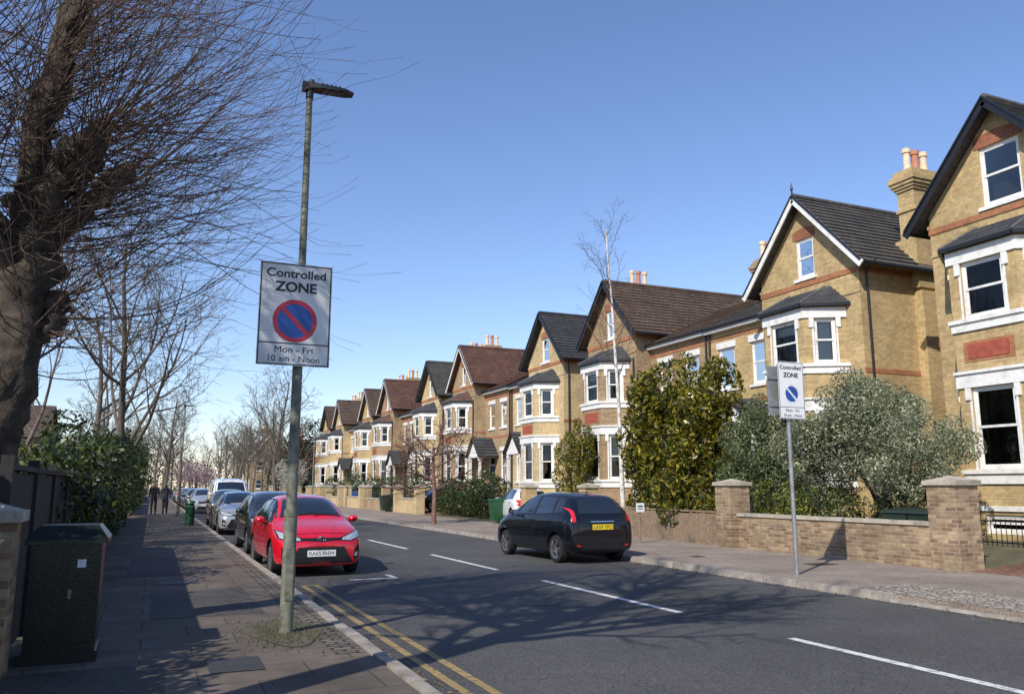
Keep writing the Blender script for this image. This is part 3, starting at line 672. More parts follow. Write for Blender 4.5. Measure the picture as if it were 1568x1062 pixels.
while y<25.2:
    h=.93+random.uniform(-.02,.02); mb.box('woodfence',14.0+random.uniform(-.006,.006),14.03,y,y+.14,.1,h); y+=.147
mb.box('woodfence',13.98,14.08,18.1,25.2,.96,1.0); mb.build(e)
random.seed(5)
for y0,y1,k,h in ((25.6,30.6,'brickA',.85),(45.6,50.0,'brickB',1.0),(53,58,'brickC',.9),(59.5,64.5,'brickB',.95),(67,72,'brickB',.9),(75,80,'brickA',1),(82,88,'brickB',1),(91,98,'brickC',1),(100,110,'brickB',1)):
    gwall('brick_wall',14.05,y0,y1,h,k,ph=1.75,pw=.5)
gwall('brick_wall',-1.25,2.0,8.2,1.2,'brickWall',p0=False,p1=True,ph=1.5,pw=.45)
e=empty('dark_fence',(-1.2,15,0)); mb=MB('boards'); y=8.5
while y<22:
    mb.box('fence',-1.2+random.uniform(-.012,.012),-1.17,y,y+.14,.11,1.78+random.uniform(-.012,.012)); y+=.15
mb.box('fence',-1.24,-1.14,8.5,22,1.80,1.85); 
for yy in np.arange(8.5,22,1.8): mb.box('fence',-1.235,-1.135,yy-.05,yy+.05,.1,1.93)
mb.build(e)
gwall('brick_wall',-1.25,22.5,45,1.1,'brickC',ph=1.5)
gwall('brick_wall',-1.25,50,80,1.1,'brickC',ph=1.5)
gwall('brick_wall',-1.25,84,140,1.1,'brickC',ph=1.5)
# ---------------------------------------------------------------- vegetation
def shrub(name,loc,blobs,n,size,k,trunk=True,tk='bark',stems=5,**kw):
    e=empty(name,loc); bl=[((loc[0]+c[0],loc[1]+c[1],c[2]),r) for c,r in blobs]
    leafmesh('foliage',bl,n,size,k,e,**kw)
    if trunk:
        mb=MB('stems')
        for i in range(stems):
            c,r=bl[i%len(bl)]; p0=V((loc[0]+random.uniform(-.25,.25),loc[1]+random.uniform(-.25,.25),.1)); p1=V(c)+V((random.uniform(-.5,.5)*r[0],random.uniform(-.5,.5)*r[1],.5*r[2]))
            mid=p0.lerp(p1,.5)+V((random.uniform(-.2,.2),random.uniform(-.2,.2),0)); mb.tube(tk,[p0,p0.lerp(mid,.5),mid,p1],[.07,.06,.05,.02],6)
        mb.build(e,smooth=True)
    return e
def clumpblobs(blobs,n,rs,rs2,seed,up=(.7,1.3)):
    r_=random.Random(seed); out=[(c,(r[0]*.82,r[1]*.82,r[2]*.82)) for c,r in blobs]
    for i in range(n):
        c,r=blobs[i%len(blobs)]; d=V((r_.gauss(0,1),r_.gauss(0,1),r_.gauss(0,.9))).normalized(); f=r_.uniform(.75,1.0); q=r_.uniform(rs,rs2)
        z=c[2]+d.z*r[2]*f
        if z<.5: continue
        out.append(((c[0]+d.x*r[0]*f,c[1]+d.y*r[1]*f,z),(q,q,q*r_.uniform(*up))))
    return out
random.seed(11)
B=clumpblobs([((0,0,3.2),(1.6,1.75,2.1)),((-.2,.7,4.6),(.95,.95,1.35)),((.2,-.8,4.1),(1.1,1.05,1.5)),((-.4,-.6,1.9),(1.4,1.75,1.4)),((0,1.1,2.4),(1.3,1.4,1.6))],52,.25,.55,3,(1.0,2.0))
shrub('magnolia_tree',(15.6,22.0,0),B,21000,.2,'lf_mag',lump=.35,gap=-.12,freq=1.6,inner=.25,asp=.42,seed=2)
B=clumpblobs([((0,.8,2.9),(1.4,1.25,1.5)),((-.1,-.8,2.4),(1.35,1.15,1.1)),((0,1.9,2.5),(1.2,1.0,1.3)),((.1,.5,3.5),(.95,.95,.95))],75,.25,.5,5)
shrub('silver_bush',(15.9,14.3,0),B,66000,.075,'lf_sil',lump=.25,gap=-.3,freq=1.9,inner=.3,asp=.45,seed=4,zmin=.8)
B=clumpblobs([((0,0,2.6),(1.1,1.2,1.35)),((.2,.6,2.0),(1.1,1.0,1.3)),((.2,-.9,2.1),(.9,.8,1.1))],30,.25,.5,6)
shrub('green_bush',(15.9,18.4,0),B,28000,.085,'lf_sage',lump=.3,gap=-.25,freq=1.8,inner=.35,seed=6)
shrub('yellow_green_bush',(15.1,17.2,0),[((0,0,1.2),(.7,.8,.7)),((-.1,-.8,.95),(.5,.6,.5))],5500,.09,'lf_yel',lump=.4,gap=-.15,seed=8)
shrub('ornamental_shrub',(15.2,15.6,0),[((0,0,1.0),(.7,1.0,.7)),((.2,-2.2,1.0),(.6,.9,.7))],7000,.08,'lf_grn',lump=.4,gap=-.15,seed=9)
shrub('laurel_shrub',(14.9,20.6,0),[((0,0,1.1),(.6,1.4,.8)),((.1,2.4,1.2),(.6,1.2,.8))],7000,.12,'lf_mag',lump=.4,gap=-.1,seed=12)
shrub('green_hedge',(14.8,39.5,0),[((0,0,1.1),(.9,2.2,.95)),((0,-2.6,1.2),(.9,1.7,1.1)),((0,2.6,1.1),(.8,1.8,1.0))],17000,.11,'lf_ivy',lump=.35,gap=-.3,seed=13)
shrub('climbing_shrub',(17.6,33.6,0),[((0,0,2.2),(.7,1.2,1.9)),((.2,-.6,3.4),(.5,.8,1.2))],9000,.11,'lf_mag',lump=.4,gap=-.1,seed=14)
shrub('garden_shrub',(15.5,51,0),[((0,0,1.3),(1,1.6,1.1)),((0,6,1.3),(1,1.6,1.2))],8000,.12,'lf_grn',lump=.35,seed=15)
shrub('garden_shrub',(15.5,62,0),[((0,0,1.3),(1,1.6,1.1)),((0,7,1.5),(1,2,1.4)),((0,16,1.3),(1,2,1.3))],8000,.14,'lf_grn',lump=.35,seed=16)
shrub('evergreen_tree',(18.6,111,0),[((0,0,5.5),(3,3,5)),((-1.5,4,4),(3,3,4.2)),((1,-3,4),(2.6,2.4,4))],16000,.3,'lf_dark',lump=.35,gap=-.3,freq=.6,seed=17)
shrub('white_blossom_tree',(13.2,88,0),[((0,0,3.2),(1.6,1.8,1.4)),((.2,1,2.6),(1.4,1.4,1.1))],5000,.12,'lf_whiteb',lump=.4,gap=-.05,seed=18)
shrub('pink_blossom_tree',(5.2,120,0),[((0,0,3.4),(2.4,3,1.5)),((1.2,3,3.0),(2.2,2,1.2))],5000,.2,'lf_pink',lump=.4,gap=-.05,seed=19)
bl=[]
random.seed(21)
y=14.0
while y<50:
    h=1.55+.062*y+random.uniform(-.15,.3); bl.append(((-1.75+.012*y+random.uniform(-.15,.25),y,h*.5+.1),(random.uniform(.8,1.1),random.uniform(1.3,1.8),h*.5))); y+=1.7
e=empty('hedge',(-1.7,30,0)); leafmesh('foliage',clumpblobs(bl,80,.25,.5,8),62000,.11,'lf_ivy',e,lump=.3,gap=-.3,seed=23,inner=.2)
e=empty('garden_shrub',(-1.9,9,0)); leafmesh('foliage',[((-1.75,7.9,1.4),(.45,.9,.6)),((-2.0,9.6,1.4),(.5,.9,.8)),((-1.9,6.4,1.3),(.4,.8,.5)),((-1.75,11.6,1.6),(.45,1.2,.7))],11000,.08,'lf_yel',e,lump=.4,gap=-.1,seed=24)
bl=[((-2.9,y,1.7),(.8,1.1,1.75)) for y in (-1,.4,1.8,3.2,4.6,6.0,7.2)]
e=empty('unseen_shade_hedge',(-2.9,3,0)); leafmesh('foliage',bl,26000,.15,'lf_ivy',e,lump=.3,gap=-.3,seed=29,inner=.3)  # hedge added out of view to throw shade over the left pavement and cabinet
def pollard(loc,seed,limbs,nshoot,Lr,zmin=2.6,sub=2,rr=(.0045,.010)):
    random.seed(seed); e=empty('pollarded_lime_tree',loc); rt=V((.917,-.399,0)); fw=V((.399,.917,0)); mb=MB('trunk_and_limbs'); sh=MB('shoots')
    src=[]
    for pts in limbs:
        P=[V((loc[0],loc[1],0))+rt*r+fw*d+V((0,0,z)) for r,d,z,_ in pts]; Rr=[p[3] for p in pts]
        Q=[];RR=[]
        for i in range(len(P)-1):
            for j in range(5):
                t=j/5; Q.append(P[i].lerp(P[i+1],t)+V((random.gauss(0,.025),random.gauss(0,.025),0))); RR.append((Rr[i]*(1-t)+Rr[i+1]*t)*(1+random.uniform(-.12,.2)))
        Q.append(P[-1]);RR.append(Rr[-1]*.5); mb.tube('bark',Q,RR,16,True,wob=.6)
        for q,r in zip(Q,RR):
            if q.z>zmin: src.append((q,r))
        for _ in range(7):
            q,r=random.choice(list(zip(Q,RR))); 
            if q.z<zmin-.6: continue
            dd=V((random.gauss(0,1),random.gauss(0,1),random.gauss(0,.4))).normalized()
            mb.tube('bark',[q,q+dd*r*.8,q+dd*(r+.05),q+dd*(r+.10)],[r*.75,r*.65,r*.5,r*.15],9,True,wob=.7)
    cx=V((loc[0],loc[1],0))
    for i in range(nshoot):
        q,r=random.choice(src)
        if random.random()<.45: q,r=max(random.sample(src,3),key=lambda t:t[0].z)
        a=random.uniform(0,6.283); hv=V((math.cos(a),math.sin(a),0)); out=(q-cx); out.z=0
        if out.length>.15: hv=(hv+out.normalized()*.9).normalized()
        rside=random.random()<.40
        if rside: hv=(hv*.5+rt).normalized()
        d=(hv+V((0,0,random.uniform(-.40,.85)))).normalized(); L=random.uniform(*Lr)*random.uniform(.75,1)*(1.12 if rside else 1); r0=random.uniform(*rr)
        pts=[q+d*r*.6];rad=[r0];p=pts[0]; n=8; tw=V((random.gauss(0,.03),random.gauss(0,.03),random.uniform(-.01,.15)))
        for j in range(n):
            d=(d+tw+V((random.gauss(0,1),random.gauss(0,1),random.gauss(0,1)))*.05).normalized(); p=p+d*(L/n); pts.append(p); rad.append(r0*(1-.70*(j+1)/n))
            if j>2 and random.random()<.34*sub:
                dv=(d+V((random.gauss(0,1),random.gauss(0,1),random.gauss(0,1)))*.45).normalized(); l2=L*random.uniform(.15,.36)
                m1=p+dv*l2*.5; m2=m1+(dv+V((0,0,.3))+d*.3).normalized()*l2*.5
                sh.tube('twig',[p,m1,m2],[rad[-1]*.8,rad[-1]*.6,.0022],3,False)
        sh.tube('twig',pts,rad,3,False)
    mb.build(e,smooth=True); sh.build(e)
limbs=[[(-.26,0,0,.28),(-.20,0,1.2,.24),(-.12,0,2.4,.22),(.02,0,3.6,.23),(.04,0,4.4,.20)],
 [(.04,0,4.1,.18),(.27,-.1,4.7,.13),(.42,-.1,5.0,.17),(.56,0,5.3,.15),(.64,0,5.6,.09)],
 [(.04,0,4.2,.19),(-.14,.1,5.2,.14),(-.02,.1,5.9,.16),(.22,0,6.6,.13),(.36,0,7.6,.09)],
 [(-.05,0,4.0,.17),(-.7,-.2,4.8,.14),(-1.2,-.2,5.6,.13),(-1.3,-.3,6.6,.1)],
 [(.04,0,4.1,.16),(.15,.8,4.9,.12),(.35,1.3,5.6,.11)],
 [(.0,0,3.6,.15),(-.3,-.5,4.4,.11),(-.4,-.8,5.3,.10),(-.4,-.9,6.1,.09)],
 [(.02,0,3.1,.13),(.24,.1,3.35,.11),(.34,.1,3.7,.12)]]
pollard((-1.36,9.7,0),31,limbs,860,(1.5,3.0),sub=2,zmin=2.8,rr=(.005,.010))
bare_tree('bare_tree',(-2.6,4.3,0),9.8,.28,seed=71,k='bark',start=[.52,.2,.15,.1],kids=[16,9,6,4],len=[.46,.55,.5,.5],minr=.010,rr=.62,ang=[(35,75),(28,55),(25,55),(25,55)],tip=.4)
bare_tree('bare_tree',(-1.0,30,0),9.6,.16,seed=141,k='barkgrey',up=[.01,.14,.1,.08,.05],kids=[15,8,7,4],minr=.008,len=[.62,.55,.5,.55],start=[.2,.25,.2,.15],wob=[.08,.11,.15,.18,.2])
bare_tree('bare_tree',(-2.9,22,0),7.6,.16,seed=42,k='barkgrey',kids=[11,7,6,4],up=[.02,.14,.1,.08,.05])
bare_tree('bare_tree',(-2.4,42,0),9.5,.2,seed=43,minr=.01)
bare_tree('bare_tree',(.9,66,0),8.0,.16,seed=44,minr=.012)
bare_tree('bare_tree',(1.3,47,0),4.8,.07,seed=45,kids=[9,5,4,3])
bare_tree('ornamental_cherry_tree',(10.9,33.3,0),3.4,.11,seed=49,k='barkred',kids=[14,8,6,4],start=[.42,.2,.2,.15],ang=[(50,78),(30,60),(25,55),(25,55)],len=[.72,.58,.5,.5],up=[.02,.07,.06,.03,.0],wob=[.07,.16,.2,.2,.2],minr=.010,tip=.5)
bare_tree('birch_tree',(14.9,24.6,0),10.8,.095,seed=47,k='birch',k2='twig',d0=(-.02,.02,1),seg=[12,6,5,3],kids=[18,6,5],start=[.48,.2,.2],ang=[(20,42),(20,45),(20,50)],len=[.21,.55,.5],up=[.03,.14,-.04,-.10],wob=[.018,.12,.16,.18],n=[8,4,3,3],minr=.005,rr=.32)
bare_tree('bare_tree',(14.6,112,0),15.5,.3,seed=48,k='barkgrey',minr=.015,kids=[12,7,6,4])
bare_tree('bare_tree',(10.9,70,0),6.5,.12,seed=49,k='barkred'); bare_tree('bare_tree',(10.8,92,0),7.5,.14,seed=50)
bare_tree('bare_tree',(11.2,125,0),9,.2,seed=51,minr=.015); bare_tree('bare_tree',(1,90,0),8,.2,seed=52,minr=.012); bare_tree('bare_tree',(.5,115,0),9,.2,seed=53,minr=.015)
e=empty('distant_trees',(0,200,0)); random.seed(60)
protos=[]
for i in range(3):
    mb=MB('distant_tree'); grow(mb,'barkgrey',V((0,0,0)),V((0,0,1)),12,.25,0,dict(SP,kids=[9,5,5,3],minr=.02)); o=mb.build(e,smooth=True); protos.append(o)
for i in range(75):
    pr=protos[i%3]
    if i<3: o=pr
    else: o=link(bpy.data.objects.new('distant_tree',pr.data)); attach(o,e)
    x=random.uniform(-45,75) ; y=random.uniform(165,260)
    if i%3==0: x=random.choice((random.uniform(-14,-3),random.uniform(13,16))); y=random.uniform(95,170)
    k=random.uniform(.6,1.05); o.location=(x,y,0); o.scale=(k,k,k); o.rotation_euler=(0,0,random.uniform(0,6))
bl=[]
for i in range(80): 
    x=-70+i*2.3; bl.append(((x,random.uniform(190,260),3),(4.5,4,random.uniform(5,9))))
e2=empty('distant_undergrowth',(0,220,0)); leafmesh('foliage',bl,34000,.6,'lf_brown',e2,lump=.4,gap=-.3,freq=.25,seed=61)
# ---------------------------------------------------------------- cars
HATCH=dict(L=3.95,st=[(0,.26,.50,.60,.56,.46),(.05,.19,.60,.70,.70,.56),(.22,.17,.72,.82,.80,.64),(.55,.18,.82,.93,.845,.68),(.95,.19,.89,1.0,.85,.70),(1.12,.19,.90,1.06,.85,.69),(1.5,.19,.91,1.29,.85,.63),(1.85,.19,.93,1.45,.85,.585),(2.4,.19,.95,1.50,.85,.58),(3.0,.19,.98,1.48,.85,.57),(3.45,.2,1.0,1.42,.845,.55),(3.66,.2,1.0,1.30,.83,.55),(3.82,.22,.96,1.08,.79,.58),(3.91,.25,.84,.93,.76,.6),(3.95,.32,.62,.72,.70,.56)],ax=(.76,3.27),r=.31)
MPV=dict(L=3.92,st=[(0,.28,.52,.62,.58,.46),(.05,.2,.62,.74,.70,.56),(.2,.18,.76,.87,.79,.64),(.5,.18,.87,.99,.84,.68),(.78,.19,.93,1.06,.85,.70),(1.1,.19,.94,1.22,.85,.66),(1.5,.19,.95,1.42,.85,.61),(1.9,.19,.96,1.52,.85,.59),(2.5,.19,.98,1.55,.85,.585),(3.1,.19,1.0,1.53,.85,.575),(3.55,.2,1.02,1.47,.845,.56),(3.72,.2,1.02,1.38,.835,.56),(3.82,.22,1.0,1.16,.81,.60),(3.89,.25,.86,.98,.79,.62),(3.92,.32,.6,.74,.72,.58)],ax=(.74,3.24),r=.30)
VAN=dict(L=4.9,st=[(0,.3,.6,.7,.7,.56),(.06,.22,.75,.9,.84,.66),(.3,.2,.95,1.1,.92,.74),(.7,.2,1.05,1.22,.95,.78),(1.0,.2,1.15,1.55,.95,.78),(1.5,.2,1.2,1.95,.95,.78),(1.9,.2,1.22,2.05,.95,.8),(3.0,.2,1.25,2.08,.95,.82),(4.4,.2,1.25,2.06,.95,.82),(4.8,.22,1.2,2.02,.93,.80),(4.88,.3,1.1,1.95,.9,.78)],ax=(.9,4.0),r=.34)
def section(s):
    y,zb,ze,zt,w,wr=s; h=ze-zb
    half=[(0,zb),(.78*w,zb),(.955*w,zb+.05),(w,zb+.33*h),(.995*w,zb+.74*h),(.955*w,ze),(wr,zt-.075 if zt-ze>.2 else zt-.035),(.66*wr,zt-.012),(0,zt)]
    ring=half+[(-x,z) for x,z in half[-2:0:-1]]
    return [(x,y,z) for x,z in ring]
_cache={}
def body_mesh(key,spec):
    if key in _cache: return _cache[key]
    L=spec['L']; vs=[];fs=[]
    rings=[section(s) for s in spec['st']]; n=len(rings[0])
    for r in rings: vs+=[(x,y-L/2,z) for x,y,z in r]
    for a in range(len(rings)-1):
        for b in range(n): c=(b+1)%n; fs.append((a*n+b,a*n+c,(a+1)*n+c,(a+1)*n+b))
    def cap(a):
        o=a*n; h=n//2
        for j in range(h):
            i0=o+j;i1=o+j+1;k1=o+(n-j-1)%n; k0=o+(n-j)%n
            if j==0: fs.append((i0,i1,k1))
            elif j==h-1: fs.append((i0,i1,k0))
            else: fs.append((i0,i1,k1,k0))
    cap(0);cap(len(rings)-1)
    me=bpy.data.meshes.new('b'); me.from_pydata(vs,[],fs); bm=bmesh.new(); bm.from_mesh(me); bmesh.ops.recalc_face_normals(bm,faces=bm.faces); bm.to_mesh(me); bm.free()
    o=link(bpy.data.objects.new('tmp',me)); sb=o.modifiers.new('s','SUBSURF'); sb.levels=3; sb.render_levels=3
    cut=MB('cut'); r=spec['r']+.055
    W=.95
    for ay in spec['ax']:
        for sg in (-1,1):
            i0=len(cut.v); nn=40
            for xx in (W*sg*1.2,W*sg*1.2-sg*.52):
                for b in range(nn): t=2*math.pi*b/nn; cut.v.append((xx,ay-L/2+r*math.cos(t),spec['r']+.01+r*math.sin(t)))
            for b in range(nn): c=(b+1)%nn; cut.f.append((i0+b,i0+c,i0+nn+c,i0+nn+b)); cut.m.append(cut.mi('plastic'))
            cut.f.append(tuple(i0+b for b in range(nn))[::-1]); cut.f.append(tuple(i0+nn+b for b in range(nn))); cut.m+=[cut.mi('plastic')]*2
    co=cut.build(); bm=bmesh.new(); bm.from_mesh(co.data); bmesh.ops.recalc_face_normals(bm,faces=bm.faces); bm.to_mesh(co.data); bm.free()
    me.materials.append(M['cred'])
    bo=o.modifiers.new('b','BOOLEAN'); bo.operation='DIFFERENCE'; bo.object=co; bo.solver='EXACT'
    try: bo.material_mode='TRANSFER'
    except Exception: pass
    dg=bpy.context.evaluated_depsgraph_get(); dg.update(); ev=o.evaluated_get(dg); out=bpy.data.meshes.new_from_object(ev)
    bo.show_viewport=False; dg=bpy.context.evaluated_depsgraph_get(); dg.update(); full=bpy.data.meshes.new_from_object(o.evaluated_get(dg))
    bvh=BVHTree.FromPolygons([v.co.copy() for v in full.vertices],[tuple(p.vertices) for p in full.polygons])
    bpy.data.objects.remove(o); bpy.data.objects.remove(co)
    out.polygons.foreach_set('use_smooth',[True]*len(out.polygons)); out.set_sharp_from_angle(angle=math.radians(38))
    _cache[key]=(out,bvh); return _cache[key]
def resamp(P,n):
    P=[V((*p,0)) for p in P]; d=[0]
    for a,b in zip(P,P[1:]): d.append(d[-1]+(b-a).length)
    out=[]
    for i in range(n+1):
        t=d[-1]*i/n; j=0
        while j<len(P)-2 and d[j+1]<t: j+=1
        f=(t-d[j])/max(1e-9,d[j+1]-d[j]); out.append(P[j].lerp(P[j+1],min(1,f)))
    return out
def patch(mb,bvh,k,bot,top,axis,off=.006,nu=12,nv=6,mirror=False):
    A=resamp(bot,nu);B=resamp(top,nu)
    for sg in ((1,-1) if mirror else (1,)):
        i0=len(mb.v)
        for j in range(nv+1):
            for i in range(nu+1):
                q=A[i].lerp(B[i],j/nv)
                if axis=='front': o=V((q.x*sg,-9,q.y)); d=V((0,1,0))
                elif axis=='rear': o=V((q.x*sg,9,q.y)); d=V((0,-1,0))
                else: o=V((9*sg,q.x,q.y)); d=V((-sg,0,0))
                h=bvh.ray_cast(o,d)
                if h[0] is None:
                    h=bvh.find_nearest(V((q.x*sg,-2 if axis=='front' else 2,q.y)) if axis!='side' else V((.8*sg,q.x,q.y)))
                nrm=h[1]; 
                if nrm.dot(d)>0: nrm=-nrm
                mb.v.append(tuple(h[0]+nrm*off))
        for j in range(nv):
            for i in range(nu):
                a=i0+j*(nu+1)+i; mb.f.append((a,a+1,a+nu+2,a+nu+1)); mb.m.append(mb.mi(k))
def make_car(name,loc,yaw,kind,paint,code='KX12 DVM'):
    spec={'hatch':HATCH,'mpv':MPV,'van':VAN}[kind]; L=spec['L']; H=L/2
    e=empty(name,loc,yaw); me,bvh=body_mesh(kind,spec); me=me.copy(); me.materials[0]=M[paint]
    o=link(bpy.data.objects.new('body',me)); o.parent=e
    G=MB('windows'); T=MB('lights_and_trim')
    P=lambda k,b,t,ax,**kw: patch(G if k=='carglass' else T,bvh,k,b,t,ax,**kw)
    st=spec['st']
    yy=lambda y:y-H
    if kind=='hatch':
        P('plastic',[(-.69,1.035),(-.4,1.075),(0,1.09),(.4,1.075),(.69,1.035)],[(-.69,1.05),(-.4,1.10),(0,1.118),(.4,1.10),(.69,1.05)],'front',off=.008)
        P('carglass',[(-.68,1.05),(-.4,1.098),(0,1.116),(.4,1.098),(.68,1.05)],[(-.535,1.385),(0,1.425),(.535,1.385)],'front')
        P('carglass',[(-.60,1.04),(0,1.05),(.60,1.04)],[(-.50,1.33),(0,1.36),(.50,1.33)],'rear')
        P('plastic',[(yy(1.16),.955),(yy(2.2),.975),(yy(3.35),1.025)],[(yy(1.66),1.26),(yy(2.0),1.375),(yy(2.5),1.405),(yy(3.2),1.37)],'side',off=.004,nu=24,nv=6,mirror=True)
        P('carglass',[(yy(1.42),.985),(yy(2.17),.995)],[(yy(1.76),1.27),(yy(2.0),1.35),(yy(2.2),1.37)],'side',off=.009,mirror=True)
        P('carglass',[(yy(2.27),.998),(yy(3.0),1.025)],[(yy(2.29),1.375),(yy(2.93),1.355)],'side',off=.009,mirror=True)
        P('carglass',[(yy(3.05),1.03),(yy(3.3),1.045)],[(yy(2.99),1.35),(yy(3.16),1.335)],'side',off=.009,mirror=True)
        P('plastic',[(.34,.645),(.55,.632),(.76,.69)],[(.36,.71),(.58,.778),(.79,.85)],'front',off=.005,mirror=True)
        P('headlamp',[(.38,.66),(.55,.65),(.735,.705)],[(.40,.70),(.58,.76),(.765,.825)],'front',off=.009,mirror=True)
        P('plastic',[(-.35,.655),(0,.63),(.35,.655)],[(-.37,.70),(0,.705),(.37,.70)],'front',off=.006)
        P('plastic',[(-.60,.25),(0,.235),(.60,.25)],[(-.42,.54),(0,.55),(.42,.54)],'front',off=.006)
        P('plastic',[(.60,.30),(.71,.33)],[(.62,.50),(.72,.55)],'front',off=.008,mirror=True)
        P('headlamp',[(.62,.36),(.68,.37)],[(.63,.43),(.685,.44)],'front',off=.014,mirror=True)
        for z in (.28,.34): P('tyre',[(-.5,z),(.5,z)],[(-.49,z+.02),(.49,z+.02)],'front',off=.013,nv=1)
        P('taillamp',[(.55,.72),(.73,.74)],[(.58,.98),(.745,.98)],'rear',off=.008,mirror=True)
        T.beam('plastic',(-.5,yy(1.13),1.065),(.05,yy(1.22),1.13),.018,.015); T.beam('plastic',(.05,yy(1.13),1.095),(.55,yy(1.24),1.11),.018,.015)
        pz=.43; nz=.675
    elif kind=='mpv':
        P('carglass',[(-.70,1.10),(0,1.135),(.70,1.10)],[(-.55,1.43),(0,1.475),(.55,1.43)],'front')
        P('plastic',[(yy(.98),1.0),(yy(2.2),1.01),(yy(3.58),1.06)],[(yy(1.55),1.33),(yy(2.0),1.43),(yy(2.6),1.45),(yy(3.42),1.40)],'side',off=.004,nu=24,mirror=True)
        P('carglass',[(yy(1.03),1.01),(yy(1.30),1.015)],[(yy(1.30),1.16),(yy(1.36),1.185)],'side',off=.009,mirror=True)
        P('carglass',[(yy(1.37),1.02),(yy(2.2),1.03)],[(yy(1.68),1.335),(yy(2.0),1.41),(yy(2.23),1.42)],'side',off=.009,mirror=True)
        P('carglass',[(yy(2.29),1.033),(yy(3.05),1.06)],[(yy(2.32),1.42),(yy(3.02),1.40)],'side',off=.009,mirror=True)
        P('carglass',[(yy(3.11),1.063),(yy(3.48),1.09)],[(yy(3.08),1.395),(yy(3.36),1.365)],'side',off=.009,mirror=True)
        P('carglass',[(-.58,1.07),(0,1.06),(.58,1.07)],[(-.50,1.38),(0,1.42),(.50,1.38)],'rear',off=.008)
        P('taillamp',[(.655,.91),(.70,.88),(.745,.90)],[(.655,1.10),(.675,1.16),(.70,1.20)],'rear',off=.010,mirror=True,nv=8)
        P('chrome',[(-.30,.885),(.30,.885)],[(-.30,.905),(.30,.905)],'rear',off=.014,nv=1)
        P('plastic',[(-.30,.70),(.30,.70)],[(-.33,.87),(.33,.87)],'rear',off=.004)
        P('plastic',[(-.72,.50),(0,.475),(.72,.50)],[(-.72,.512),(0,.487),(.72,.512)],'rear',off=.004,nv=1)
        P('plastic',[(-.6,.24),(0,.23),(.6,.24)],[(-.55,.34),(0,.33),(.55,.34)],'rear',off=.005)
        P('taillamp',[(.56,.37),(.66,.38)],[(.56,.40),(.66,.41)],'rear',off=.008,mirror=True,nv=2)
        P('headlamp',[(.42,.68),(.62,.66),(.74,.72)],[(.44,.76),(.6,.83),(.75,.86)],'front',off=.008,mirror=True)
        P('plastic',[(-.4,.62),(.4,.62)],[(-.42,.74),(.42,.74)],'front'); P('plastic',[(-.5,.27),(.5,.27)],[(-.45,.45),(.45,.45)],'front')
        P('taillamp',[(-.10,1.435),(.10,1.435)],[(-.10,1.447),(.10,1.447)],'rear',off=.01,nv=1)
        T.beam('plastic',(-.02,H-.10,1.10),(.38,H-.13,1.14),.02,.015)
        pz=.52; nz=.78
    else:
        P('carglass',[(-.78,1.3),(0,1.33),(.78,1.3)],[(-.68,1.85),(0,1.88),(.68,1.85)],'front')
        P('carglass',[(yy(1.05),1.22),(yy(2.0),1.24)],[(yy(1.5),1.75),(yy(2.0),1.78)],'side',mirror=True)
        P('headlamp',[(.5,.72),(.78,.75)],[(.52,.9),(.8,.98)],'front',off=.008,mirror=True); P('plastic',[(-.45,.7),(.45,.7)],[(-.48,.85),(.48,.85)],'front')
        P('plastic',[(-.8,.28),(.8,.28)],[(-.78,.6),(.78,.6)],'front'); pz=.5; nz=.9
    wy=[spec['ax'][0]+.42,2.24 if kind!='van' else 2.1,spec['ax'][1]-.22]
    for i,y in enumerate(wy):
        P('plastic',[(yy(y),.30),(yy(y)+.009,.30)],[(yy(y)-.01+(.05 if i==2 else 0),.95),(yy(y)-.001+(.05 if i==2 else 0),.95)],'side',off=.003,nu=1,nv=10,mirror=True)
    P('plastic',[(yy(wy[0]),.30),(yy(wy[2]),.30)],[(yy(wy[0]),.307),(yy(wy[2]),.307)],'side',off=.003,nv=1,mirror=True)
    P('plastic',[(yy(spec['ax'][0]+.4),.20),(yy(spec['ax'][1]-.4),.20)],[(yy(spec['ax'][0]+.4),.245),(yy(spec['ax'][1]-.4),.245)],'side',off=.006,nv=2,mirror=True)
    for y in (wy[1]-.22,wy[2]-.12):
        P(paint,[(yy(y),.865),(yy(y)+.16,.87)],[(yy(y),.89),(yy(y)+.16,.895)],'side',off=.022,nv=2,nu=6,mirror=True)
        P('plastic',[(yy(y)-.01,.85),(yy(y)+.17,.855)],[(yy(y)-.01,.905),(yy(y)+.17,.91)],'side',off=.003,nv=2,nu=6,mirror=True)
    if kind!='van':
        P('plastic',[(-.60,st[2][3]-.06),(0,st[2][3]-.035),(.60,st[2][3]-.06)],[(-.60,st[2][3]-.052),(0,st[2][3]-.028),(.60,st[2][3]-.052)],'front',off=.003,nv=1)
    yfr=min(bvh.ray_cast(V((x,-9,pz)),V((0,1,0)))[0].y for x in (0,.25))
    T.box('platew',-.26,.26,yfr-.022,yfr-.006,pz-.056,pz+.056)
    text('plate_text',code,.10,(V((0,yfr-.0235,pz-.003)),V((1,0,0)),V((0,-1,0))),'signk',e,off=0,local=True,width=.47)
    yr=max(bvh.ray_cast(V((x,9,nz)),V((0,-1,0)))[0].y for x in (0,.25)); T.box('platey',-.26,.26,yr+.006,yr+.022,nz-.056,nz+.056)
    text('plate_text',code,.10,(V((0,yr+.0235,nz-.003)),V((-1,0,0)),V((0,1,0))),'signk',e,off=0,local=True,width=.47)
    zb_=.68 if kind=='hatch' else (.70 if kind=='mpv' else .8)
    hb=bvh.ray_cast(V((0,-9,zb_)),V((0,1,0)))[0]
    for sx,szz in ((.075,.05),(.035,.05)):
        pts=[(sx*math.cos(t),hb.y-.02,zb_+szz*math.sin(t)) for t in np.linspace(0,6.2832,20)]; T.tube('chrome',pts,[.007]*20,6,False)
    my=st[5][0]+.38 if kind!='van' else 1.35; mz=st[5][2]+.10
